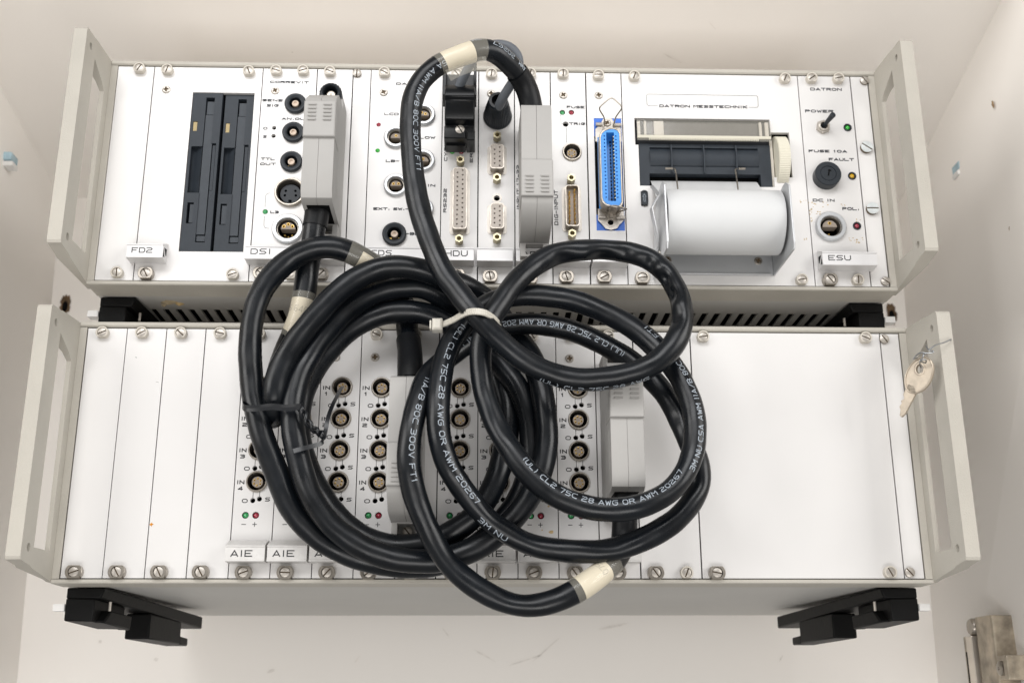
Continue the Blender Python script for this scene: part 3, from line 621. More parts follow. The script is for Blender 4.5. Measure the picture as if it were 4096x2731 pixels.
# ribbed feed wheel
prof = []; nT = 100; R0 = 15.5
wh = MB(UY); cw = (-6.5, 230.3)
pts = []
for i in range(nT*2):
    a = math.pi*i/nT; r = R0+(.22 if i % 2 else 0); pts.append((cw[0]+r*math.cos(a), cw[1]+r*math.sin(a)))
wh.prism_x(pts, 368.7, 374.7); wh.lathe([(15.2, 368.4), (15.2, 368.7)], 0, cw[1], 60, axis='x', ch=cw[0])
who = wh.build('feed_wheel', KNOB, m, smooth=False, angle=20); MB(UY).lathe([(4.0, 366.5), (4.0, 369.5)], 0, cw[1], 20, axis='x', ch=cw[0]).build('wheel_hub', KNOB, who)
# wire paper guides
wire([(P3((305.86, 222.65), 3)), (P3((310.01, 222.71), 3))], .62, 'guide_pin', STEEL, cv, UY)
wire([(P3((346.77, 223.06), 3)), (P3((350.4, 223.1), 3))], .62, 'guide_pin', STEEL, cv, UY)
wire([P3((310.92, 223.69), 1), P3((311.17, 222.49), 3), P3((311.3, 218.74), 5), P3((308.96, 202.25), 20)], .42, 'paper_guide_wire', STEEL, m, UY)
wire([P3((346.21, 224.02), 1), P3((344.7, 222.33), 3), P3((344.56, 218.58), 5), P3((341.32, 202.25), 20)], .42, 'paper_guide_wire', STEEL, m, UY)
# arrow push button
ab = MB(UY).plate(rrect(arrow_c[0]-1.95, arrow_c[1]-4.5, arrow_c[0]+1.95, arrow_c[1]+4.5, 1.8), [rrect(arrow_c[0]-1.5, arrow_c[1]-3.6, arrow_c[0]+1.5, arrow_c[1]+3.6, 1.0)], -1, 1.4).build('feed_button', BLACKM, m)
MB(UY).plate(rrect(arrow_c[0]-1.4, arrow_c[1]-3.5, arrow_c[0]+1.4, arrow_c[1]+3.5, .8), [], -1, .9).build('button_cap', SLATE2, ab, smooth=False)
L_ = MB(UY); ax, az = arrow_c; line(L_, [(ax-.4, az-2.2), (ax-.4, az+.7), (ax-1.0, az+.7), (ax, az+2.3), (ax+1.0, az+.7), (ax+.4, az+.7), (ax+.4, az-2.2), (ax-.4, az-2.2)], .26, .95); L_.build('arrow_mark', WHITEINK, ab, smooth=False)
# roll bracket
prof = [(.1, 160.9), (.1, 175), (5, 186), (14, 197), (30, 200), (36, 199.4), (41.3, 195.5), (42.3, 163.5), (40.0, 160.3)]
br = MB(UY); br.prism_x(prof, 362.3, 363.3); br.prism_x([(h*.98, z) for h, z in prof], 297.9, 298.9)
br.box(298.9, 362.3, .1, 1.0, 160.9, 176); br.box(303, 361.0, 1.0, 2.3, 160.9, 161.9)
bo = br.build('roll_bracket', ALU, m, angle=30, bevel=.25)
for pz in ((305.08, 169.16), (354.45, 169.2)): inst('cross_head_screw', PHILD, bo, pz[0], 1.0, pz[1], UY, .3)
sp = MB(UY)      # bent spring arm on the left cheek
sec = [(1.0, 158.8, 0), (14, 160, 0), (24, 176, -1.2), (31, 187, -4.6), (34.5, 193.5, -.8), (35.5, 198.0, -4.6)]
pts = []
for h, z, dx in sec: pts += [(297.6+dx, h-7.2, z+1.5), (297.6+dx, h+1.2, z-1.0)]
pts += [(x-.35, h, z) for x, h, z in pts]; n2 = len(sec)*2
f = [(2*i, 2*i+1, 2*i+3, 2*i+2) for i in range(len(sec)-1)]+[(n2+2*i, n2+2*i+2, n2+2*i+3, n2+2*i+1) for i in range(len(sec)-1)]
f += [(2*i+1, n2+2*i+1, n2+2*i+3, 2*i+3) for i in range(len(sec)-1)]+[(2*i, 2*i+2, n2+2*i+2, n2+2*i) for i in range(len(sec)-1)]
sp.add(pts, f); sp.build('spring_arm', ALU, bo, angle=25)
rv = MB(UY)
for h, z in ((20, 165.5), (12, 163.0)): rv.lathe([(1.4, 297.8), (1.3, 297.2), (.001, 296.8)], 0, z, 14, axis='x', ch=h)
rv.build('rivet', BRIGHT, bo)
# 13 ESU
tg, lg1, fu, lg2, dc, lg3 = (396.83, 250.57), (411.04, 250.77), (395.8, 219.57), (410.84, 220.8), (395.96, 189.85), (410.76, 190.69)
m = umod('power', 76, 82, 'silver panel labelled ESU with power toggle, round black fuse holder and DC IN socket', holes=[circ(*lg1, 1.6, 14), circ(*lg2, 1.6, 14), circ(*lg3, 1.6, 14), circ(*dc, 7.0, 24), circ(*tg, 1.9, 14)], material=PANELD)
for k, pz, a in (('p', (392.57, 280.91), 35), ('p', (408.01, 281.03), 12), ('n', (392.5, 158.41), -52), ('p', (407.75, 158.44), 88)): screw(m, k, *pz, a, UY)
for c, pz in (('gb', lg1), ('y', lg2), ('r', lg3)): led(m, c, *pz, UY, .2, ring=True)
hx = MB(UY).plate([(tg[0]+4.1*math.cos(math.radians(20+60*i)), tg[1]+4.1*math.sin(math.radians(20+60*i))) for i in range(6)], [circ(*tg, 2.0, 18)], .02, 1.9).build('toggle_nut', BRIGHT, m, angle=25)
MB(UY).lathe([(2.9, 1.9), (2.9, 2.6), (2.1, 3.0), (1.9, 2.4), (1.9, -3), (2.9, -3)], *tg, 24).build('toggle_bush', BRIGHT, hx)
MB(UY).tube([(tg[0], -1, tg[1]), (tg[0]+.9, 5.0, tg[1]+.7), (tg[0]+2.4, 12.2, tg[1]+1.6), (tg[0]+2.5, 12.8, tg[1]+1.65)], [1.0, 1.2, 1.65, 1.1], 14).build('toggle_lever', BLACKM, hx)
f_ = MB(UY).lathe([(7.3, 0), (7.3, 5.4), (7.0, 5.8), (4.5, 5.8), (4.3, 5.4), (4.1, 5.4), (4.1, 5.7), (.001, 5.7)], *fu, 40).build('fuse_holder', BLACKM, m, angle=35)
MB(UY).add([(fu[0]+a*.9, 5.74, fu[1]+b_*.9) for a, b_ in ((-.6, -1.6), (.3, -1.7), (1.0, 1.6), (1.9, 1.1), (1.9, 2.2), (.6, 2.8), (-.3, 2.2), (.1, 1.6))], [(0, 1, 2, 3, 4, 5, 6, 7)]).build('driver_slot', DARK, f_, smooth=False)
push_socket(m, *dc, UY, 8.6, (((0, .55),), ((0, -.75), )), name='power_socket')
L_ = MB(UY)
for tx, bx in (('DATRON', (391.75, 275.93, 409.97, 274.06)), ('POWER', (387.65, 261.86, 403.94, 260.04)), ('FUSE 10A', (387.65, 236.76, 409.44, 235.04)), ('FAULT', (398.6, 231.81, 412.93, 229.99)), ('DC IN', (387.51, 206.76, 399.75, 205)), ('POL.', (403.59, 201.88, 413.18, 200.03))): text(L_, tx, *bx, t=.52)
L_.build('panel_lettering', INK, m, smooth=False)
bar(m, (387.18, 171.61)[0], (416.67, 171.9)[0], 171.6, 164.1, 'ESU', UY, (390.29, 169.82, 402.6, 166.81), open_end=-1)
st = MB(UY)
rnd = random.Random(3)
for pz, n_, dx, dz in (((391.34, 203.35), 9, 4.5, 1.6), ((385.97, 196.41), 9, .8, 4.5), ((408.61, 182.45), 14, 5.0, 1.6), ((404.11, 202.92), 5, 1.5, 1.2), ((388.77, 198.15), 6, 2.5, 1), ((411.74, 193.27), 4, 1.5, 2), ((382.98, 205.55), 5, 3, 1.2), ((381.69, 182.74), 4, 1, 1.5)):
    for i in range(n_):
        x, z = pz[0]+rnd.uniform(-dx, dx), pz[1]+rnd.uniform(-dz, dz)
        a = rnd.uniform(0, 3.14); w, l = rnd.uniform(.08, .22), rnd.uniform(.3, .9)
        st.add([(x+l*math.cos(a+t_)*(1 if k % 2 == 0 else .35), .012+.002*i, z+w*3*math.sin(a+t_)*(1 if k % 2 == 0 else .5)) for k, t_ in enumerate([0, 1, 2, 3, 4, 5])], [(0, 1, 2, 3, 4, 5)])
st.build('rust_stain', RUST, m, smooth=False)
# 14 right filler
m = umod('endstrip', 82, 84, 'thin silver end strip with two large pale slotted screws beside the right handle', 'filler strip')
for k, pz, a in (('s', (423.35, 280.49), -55), ('z', (420.3, 238.03), -35), ('z', (419.93, 200.6), 0), ('s', (423.09, 158.21), -35)): screw(m, k, *pz, a, UY)

# ---- lower rack
G_L = 'plug-in modules of the lower rack'
def lmod(hp0, hp1, label, cat='plug-in module', holes=(), material=None, group=G_L):
    x0, x1 = lx(hp0), lx(hp1); r = thing('rack_module', label, cat, (x0+x1)/2, 0, LZ, group)
    panel(r, x0, x1, LZ, 0, holes, material); return r
blank = ['first blank silver panel at the left end of the lower rack, against the handle', 'second blank silver panel from the left of the lower rack', 'third blank silver panel from the left, with a small orange rust spot', 'fourth blank silver panel from the left, bordering the first AIE panel']
ba = [(24, 20), (30, -60), (-42, -62), (-12, -60)]
for i in range(4):
    m = lmod(4*i, 4*i+4, blank[i], 'blank panel')
    screw(m, 'p', ((8.22, 125.17), (28.42, 125.26), (48.51, 125.17), (68.81, 125.08))[i][0], 125.2, ba[i][0], 0)
    screw(m, 'n', ((7.22, 3.16), (27.83, 3.17), (48.18, 3.08), (68.29, 3.09))[i][0], 3.0, ba[i][1], 0)
    if i == 2:
        st = MB(); c = (41.92, 26.38)
        st.add([(c[0]+dx, .03, c[1]+dz) for dx, dz in ((-.9, .1), (-.4, .7), (.1, .9), (.4, .4), (1.0, .2), (.9, -.1), (.3, -.3), (.1, -1.3), (-.3, -.4), (-.8, -.6))], [tuple(range(10))]); st.build('rust_stain', RUSTO, m, smooth=False)
    if i == 1:
        st = MB(); c = (38.37, 99.35); line(st, [(c[0]-.8, c[1]+.1), (c[0], c[1]), (c[0]+.6, c[1]-.2)], .12); c = (26.2, 112.56); line(st, [(c[0]-.3, c[1]), (c[0]+.3, c[1]-.2)], .25); st.build('scratch_mark', INK, m, smooth=False)
# the AIE input module, built once
AX = 24
def aie(label):
    x0 = lx(AX); zs = (97.1, 80.6, 64.2, 47.9); cx = x0+11.15
    holes = [circ(cx, z, 4.5, 20) for z in zs]
    cups = []
    for z in zs:
        cups += [(x0+9.65, z-9.5, 1.3), (x0+12.92, z-8.7, 1.3)]
    holes += [circ(x, z, r, 12) for x, z, r in cups]+[circ(x0+6.5, 31.07, 1.75, 14), circ(x0+11.6, 31.07, 1.75, 14)]
    m = lmod(AX, AX+4, label, 'input module', holes, PANELD, 'AIE input modules of the lower rack')
    backing(m, cups, 0)
    for z in zs: small_socket(m, cx, z, 0)
    led(m, 'g', x0+6.5, 31.07, 0, -.8); led(m, 'r', x0+11.6, 31.07, 0, -.8)
    L_ = MB()
    for k, z in enumerate(zs):
        text(L_, 'IN', x0+1.0, z-1.3, x0+4.95, z+.75, t=.5); text(L_, str(k+1), x0+1.9, z-4.45, x0+4.4, z-2.45, t=.5)
        text(L_, 'O', x0+4.3, z-10.7, x0+7.15, z-8.65, t=.42); text(L_, 'S', x0+15.7, z-9.9, x0+18.25, z-7.9, t=.42)
        line(L_, [(x0+9.65, z-5.4), (x0+9.65, z-8.4)], .28); line(L_, [(x0+12.92, z-5.2), (x0+12.92, z-7.6)], .28)
    line(L_, [(x0+5.0, 26.5), (x0+6.9, 26.5)], .36); line(L_, [(x0+10.4, 26.5), (x0+12.3, 26.5)], .36); line(L_, [(x0+11.35, 25.5), (x0+11.35, 27.5)], .36, .045)
    L_.build('panel_lettering', INKB, m, smooth=False)
    bar(m, x0-.35, x0+18.85, 15.0, 7.4, 'AIE', 0, (x0+2.35, 9.55, x0+12.9, 12.8), t=.55, dusty=True)
    screw(m, 'p', x0+7.75, 125.2, 52, 0); screw(m, 'x', x0+7.2, 113.3, 8, 0); screw(m, 'n', x0+7.8, 2.75, 75, 0)
    return m
def copy_tree(o, dx=0.0, parent=None):
    c = o.copy(); COL.objects.link(c); p = ORG[o.name]; ORG[c.name] = (p[0]+dx, p[1], p[2])
    if parent: c.parent = parent
    else: c.location.x += dx*S
    for ch in list(o.children): copy_tree(ch, dx, c)
    return c
proto = aie('AIE input panel with the twist tie tail hanging over its top socket')
AIE = {24: proto}
for hp, lb in ((16, 'first AIE input panel from the left, beside the blank panels'), (20, 'second AIE input panel from the left, mostly behind the bundled cable strands'),
               (28, 'AIE input panel whose four sockets sit just left of the plug hood inside the coil'), (36, 'AIE input panel just right of the grey plug hood inside the coil'),
               (40, 'AIE input panel under the middle crossing, mostly hidden, its bar lettering clear'), (44, 'AIE input panel with tan flakes below its two lamps, mostly behind cable'),
               (48, 'rightmost AIE input panel, its sockets just left of the right hand plug hood')):
    c = copy_tree(proto, lx(hp)-lx(AX)); c['label'] = lb; AIE[hp] = c
rnd = random.Random(5)
for hp, o in AIE.items():
    for ch in o.children:
        if ch.name.startswith('input_socket'): ch.rotation_euler.y = rnd.uniform(-.22, .22)
        for g in ch.children:
            if g.name.startswith('slotted_screw'): g.rotation_euler.y = rnd.uniform(0, 3.1)
# flakes on one module
fl = MB()
for c, r in (((240.43, 23.06), 1.6), ((239.12, 35.84), .9), ((235.65, 23.88), .6)):
    fl.add([(c[0]+r*math.cos(a)*rnd.uniform(.5, 1.1), .05, c[1]+r*.6*math.sin(a)*rnd.uniform(.5, 1.1)) for a in [k*2*math.pi/9 for k in range(9)]], [tuple(range(9))])
fl.build('adhesive_flake', FOAM, AIE[44], smooth=False)
m = lmod(32, 36, 'silver panel behind the grey plug hood inside the cable coil', material=PANELD)
screw(m, 'p', lx(32)+7.75, 125.2, 40, 0); screw(m, 'n', lx(32)+7.8, 2.75, 20, 0); bar(m, lx(32)-.35, lx(36)-1.3, 15.0, 7.4, None, 0, dusty=True)
m = lmod(52, 56, 'silver panel behind the grey plug hood that stands right of the coil', material=PANELD)
screw(m, 'p', (271.36, 126.31)[0], 125.2, 10, 0); screw(m, 'n', (272.85, 2.79)[0], 2.75, 15, 0); bar(m, lx(52)-.1, (283.87, 7.59)[0], 15.0, 7.4, None, 0, dusty=True)
m = lmod(56, 62, 'blank silver panel partly behind the right cable loop, beside the big plain panel', 'blank panel')
screw(m, 'p', (292.58, 126.89)[0], 125.2, 50, 0); screw(m, 'n', (291.62, 2.8)[0], 2.75, -55, 0); screw(m, 'p', (307, 2.8)[0], 2.75, 68, 0)
m = lmod(62, 82, 'very wide plain silver panel filling the right of the lower rack', 'blank panel')
screw(m, 'p', (321.62, 125.63)[0], 125.2, 8, 0); screw(m, 'p', (408.2, 125.56)[0], 125.2, -22, 0); screw(m, 'n', (322.09, 2.81)[0], 2.75, -12, 0); screw(m, 'p', (408.84, 3.09)[0], 3.0, -62, 0)
m = lmod(82, 84, 'thin silver end strip of the lower rack, the hanging key tip in front of it', 'filler strip')
screw(m, 's', (418.55, 125.36)[0], 125.0, -55, 0); screw(m, 's', (419.11, 3.25)[0], 3.1, -50, 0)

# ---------------------------------------------------------------- rack cases
def rack(z0, y0, k, xw, label, depth, slots):
    r = thing('rack_case', label, 'equipment rack', xw/2, 0, z0, 'equipment racks', y0)
    xl, xr = -4.0, xw+4.0
    MB(y0).prism_x([(.9, z0+PH+3.0), (.9, z0+PH+1.2), (.2, z0+PH+.5), (-14, z0+PH+.35), (-14, z0+PH+3.2), (.2, z0+PH+3.3)], xl+.1, xr-.1).build('top_rail', FRAME, r, smooth=False)
    MB(y0).prism_x([(.7, z0-.35), (.9, z0-.6), (.9, z0-1.9), (.3, z0-2.4), (-17.5, z0-2.5), (-17.5, z0-.2), (-3, z0-.2)], xl+.1, xr-.1).build('bottom_rail', FRAME, r, smooth=False)
    # side plates, top and bottom covers
    for sx in (xl-.6, xr-1.4):
        MB(y0).box(sx, sx+2.0, -depth, -8.5, z0-1.0, z0+PH+2.0).build('side_plate', CASE, r, smooth=False)
    MB(y0).box(xl, xr, -depth, -14.2, z0+PH+1.0, z0+PH+2.2).build('top_cover', CAB, r, smooth=False)  # pale board colour chosen to bounce added light onto the ceiling
    MB(y0).box(xl, xr, -depth-1, -depth, z0-1.4, z0+PH+2.2).build('rear_plate', CASE, r, smooth=False)
    cm = MB(y0); ya, yb = -depth, -17.6
    if slots:
        cm.box(xl, xr, -41, yb, z0-1.9, z0-.7); cm.box(xl, xr, ya, -66, z0-1.9, z0-.7)
        x = 18.0; n_ = 0; last = xl
        while x < xw-16:
            cm.box(last, x, -66, -41, z0-1.9, z0-.7); last = x+3.5; x += 7.12
        cm.box(last, xr, -66, -41, z0-1.9, z0-.7)
    else: cm.box(xl, xr, ya, yb, z0-1.9, z0-.7)
    bc = cm.build('bottom_cover', CASE, r, smooth=False)
    MB(y0).box(xl+2, xr-2, -depth+1, -3.2, z0+2, z0+3).build('inner_dark_sheet', DARK, r, smooth=False)  # added black sheet painting the dark interior seen through the slots
    MB(y0).box(xl+2, xr-2, -30, -29, z0+1, z0+PH-1).build('inner_shade', DARK, r, smooth=False)  # added black sheet that keeps the gaps between panels dark
    # handles: cast cheeks with a grip slot
    for side in (-1, 1):
        xi = xl if side < 0 else xr; xo = xi+side*6.8
        oz = z0
        outer = [(-9, oz-1.6), (0, oz-1.6), (7.5, oz-.5), (27.2, oz+2.3), (29.5, oz+3.2), (41.2, oz+4.6), (42.0, oz+6), (41.2, oz+126.0), (40, oz+127.3), (29, oz+128.0), (27.2, oz+128.6), (7.5, oz+130.3), (-9, oz+131.5)]
        hole = [(7, oz+12.4), (27.2, oz+11.8), (26.2, oz+117.2), (12, oz+111.4), (7.6, oz+108)]
        scr = [[(33.5+2.0*math.cos(a), oz+zc+2.0*math.sin(a)) for a in [k_*math.pi/8 for k_ in range(16)]] for zc in (11.0, 120.2)]
        mb = MB(y0); loops = [outer, hole]+scr
        tri = tessellate_polygon([[Vector((h, z, 0)) for h, z in l] for l in loops]); flat = [q for l in loops for q in l]; n_ = len(flat)
        ch = 1.6
        thk = lambda h: side*(2.3+4.6*min(1, max(0, (h-7.5)/19.5)))
        p = [(xi, h, z) for h, z in flat]+[(xi+thk(h), h, z) for h, z in flat]
        f = [tuple(t) for t in tri]+[tuple(n_+i for i in reversed(t)) for t in tri]; o_ = 0
        for l in loops:
            kk = len(l); f += [(o_+i, o_+(i+1) % kk, n_+o_+(i+1) % kk, n_+o_+i) for i in range(kk)]; o_ += kk
        mb.add(p, f)
        hd = mb.build('handle', FRAME, r, smooth=True, angle=25, bevel=.9, seg=3)
        # raised foot of the casting next to the panels
        bs = MB(y0)
        a_, b_ = (xi+.05, -.35) if side < 0 else (xw+.35, xi-.05)
        bs.box(min(a_, b_), max(a_, b_), -8, .3, oz-.1, oz+PH+.2)
        bs.build('cheek_strip', FRAME, hd, smooth=False)
    # tilt feet under the front corners
    for side in (-1, 1):
        fx = lambda v: v if side < 0 else xw-v
        ft = MB(y0)
        def hexa(pts):
            ft.add([(fx(x), h, z0+z) for x, h, z in pts], [(0,1,2,3),(4,7,6,5),(0,4,5,1),(1,5,6,2),(2,6,7,3),(3,7,4,0)])
        hexa([(-2.6,-19,-2.6),(16.6,-19,-2.6),(29.5,-178,-6.6),(8,-178,-6.6), (-2.6,-19,-8.0),(14.6,-19,-8.0),(29.5,-178,-14.0),(8,-178,-14.0)])
        hexa([(-2.6,-18.9,-7.8),(11.8,-18.9,-7.8),(14.0,-64,-8.5),(0.0,-64,-8.5), (-2.6,-18.9,-18.9),(11.8,-18.9,-19.2),(14.0,-64,-20.6),(0.0,-64,-20.4)])
        hexa([(11.0,-30,-13.2),(17.5,-30,-13.2),(20,-58,-14.2),(13,-58,-14.2), (11.0,-22,-19.2),(15.5,-26,-19.5),(19.5,-58,-21.4),(13,-58,-21.2)])
        hexa([(9,-84,-11.0),(22.5,-84,-11.0),(26,-140,-12.0),(12,-140,-12.0), (9,-84,-24.6),(22.5,-84,-24.6),(26,-140,-25.2),(12,-140,-25.2)])
        hexa([(12,-139,-20.4),(26,-139,-20.4),(26.6,-156,-20.8),(13,-156,-20.8), (12,-139,-25.1),(26,-139,-25.1),(26.6,-156,-25.4),(13,-156,-25.4)])
        fo = ft.build('tilt_foot', FOOTM, r, smooth=True, angle=35, bevel=.8)
        MB(y0).box(min(fx(-8.2), fx(-2.7)), max(fx(-8.2), fx(-2.7)), -24, -18, z0-14.1, z0-10.7).build('slide_tab', CLIPW, fo, smooth=False)
        MB(y0).lathe([(.8, z0-13.6), (.8, z0-9)], fx(17.2), 0, 10, axis='z', ch=-27).build('hinge_pin', BRIGHT, fo)
    return r
rk1 = rack(UZ, UY, UK, ux(84), 'upper grey rack case with cast handles, holding the printer and disk drives', 235, True)
rk2 = rack(LZ, 0, 1, lx(84), 'lower grey rack case with cast handles, black tilt feet under its front corners', 235, False)
# glue residue under the upper rack
gb = MB(UY); rnd = random.Random(11)
for cx_, hh_, r_, mtl in ((32, -29, 5.0, 0), (37, -31, 2.8, 1), (28, -33, 2.0, 0)):
    gb.mi = mtl; n_ = 14; ring = [(cx_+r_*math.cos(k_*2*math.pi/n_)*rnd.uniform(.6, 1.15), hh_+r_*.8*math.sin(k_*2*math.pi/n_)*rnd.uniform(.6, 1.15)) for k_ in range(n_)]
    gb.add([(a, b_, UZ-1.92) for a, b_ in ring]+[(cx_, hh_, UZ-3.4)], [(i, (i+1) % n_, n_) for i in range(n_)])
gb.build('glue_residue', [GLUE, FOAM], rk1, label='yellowish lump of old glue under the left end')

# ---------------------------------------------------------------- plug hoods (parts of the cables)
def hood(parent, cx, zc, d, y0=0, ridges='full', w=15.7):
    """tapered grey plug hood; zc is the height of the cable end, d=+1 closed end above, -1 closed end below"""
    Z = lambda v: zc+d*v
    x0, x1 = cx-w/2, cx+w/2
    prof = [(10, Z(0)), (40.5, Z(0)), (44.2, Z(1.5)), (46, Z(5)), (46, Z(54.6)), (44.5, Z(57.5)), (36, Z(64)), (28, Z(65.5)), (20, Z(66)), (16, Z(66.2)), (10, Z(66.2))]
    if d < 0: prof = prof
    h = MB(y0)
    for xa, xb in ((x0, cx-.06), (cx+.06, x1)): h.prism_x(prof, xa, xb)
    ho = h.build('plug_hood', HOOD, parent, smooth=True, angle=30, bevel=.55, seg=3)
    b = MB(y0)     # base shell against the panel with screw pockets
    for va, vb in ((-7, 0), (66.3, 74)):
        za, zb = sorted((Z(va), Z(vb)))
        b.plate([(x0+.4, za), (x1-.4, za), (x1-.4, zb), (x0+.4, zb)], [[(cx-4.6, za+1.3), (cx+4.6, za+1.3), (cx+4.6, zb-.6), (cx-4.6, zb-.6)]], .4, 14.5)
        b.box(cx-4.7, cx+4.7, .5, 6.5, za+1, zb-.4)
    b.box(x0+.3, x1-.3, .4, 10.1, min(Z(0), Z(66.2)), max(Z(0), Z(66.2)))
    b.build('hood_base', HOOD, ho, smooth=False, bevel=.3)
    for v in (-3.8, 70.0): inst('jack_screw', SCREW_PLAIN, ho, cx, 6.4, Z(v), y0, .9).data = SCREW_PLAIN
    cp = MB(y0); za, zb = sorted((Z(34), Z(54.4)))
    cp.cbox(x0-.35, x1+.35, 30, 48, za, zb, .55)
    c_ = cp.build('latch_cap', HOOD, ho, smooth=False, bevel=.35)
    rg = MB(y0)
    vs = [52.0-i*2.15 for i in range(5)]
    if ridges == 'high': vs = [53.0-i*2.0 for i in range(5)]
    for v in vs:
        z = Z(v)
        for s_ in (-1, 1):
            a_, b_ = cx+s_*1.9, cx+s_*5.9
            rg.prism_x([(47.95, z-.55), (48.75, z-.5), (48.05, z+.65)], min(a_, b_), max(a_, b_))
    rg.build('grip_ridges', HOOD, c_, smooth=False)
    dk = MB(y0); za, zb = sorted((Z(-.06), Z(.4))); dk.box(cx-5.8, cx+5.8, 13, 38.5, za, zb); dk.build('opening_shade', DARK, ho, smooth=False)  # dark face painting the shade of the opening, hood stays solid
    sl = MB(y0)    # side slots
    for s_ in (-1, 1):
        xx = cx+s_*(w/2+.02)
        for h0_, h1_, v0, v1 in ((38, 38.5, 4, 30), (26, 26.4, 10, 40)): sl.box(min(xx, xx+s_*.05), max(xx, xx+s_*.05), h0_, h1_, min(Z(v0), Z(v1)), max(Z(v0), Z(v1)))
    sl.build('side_grooves', CASE, ho, smooth=False)
    return ho

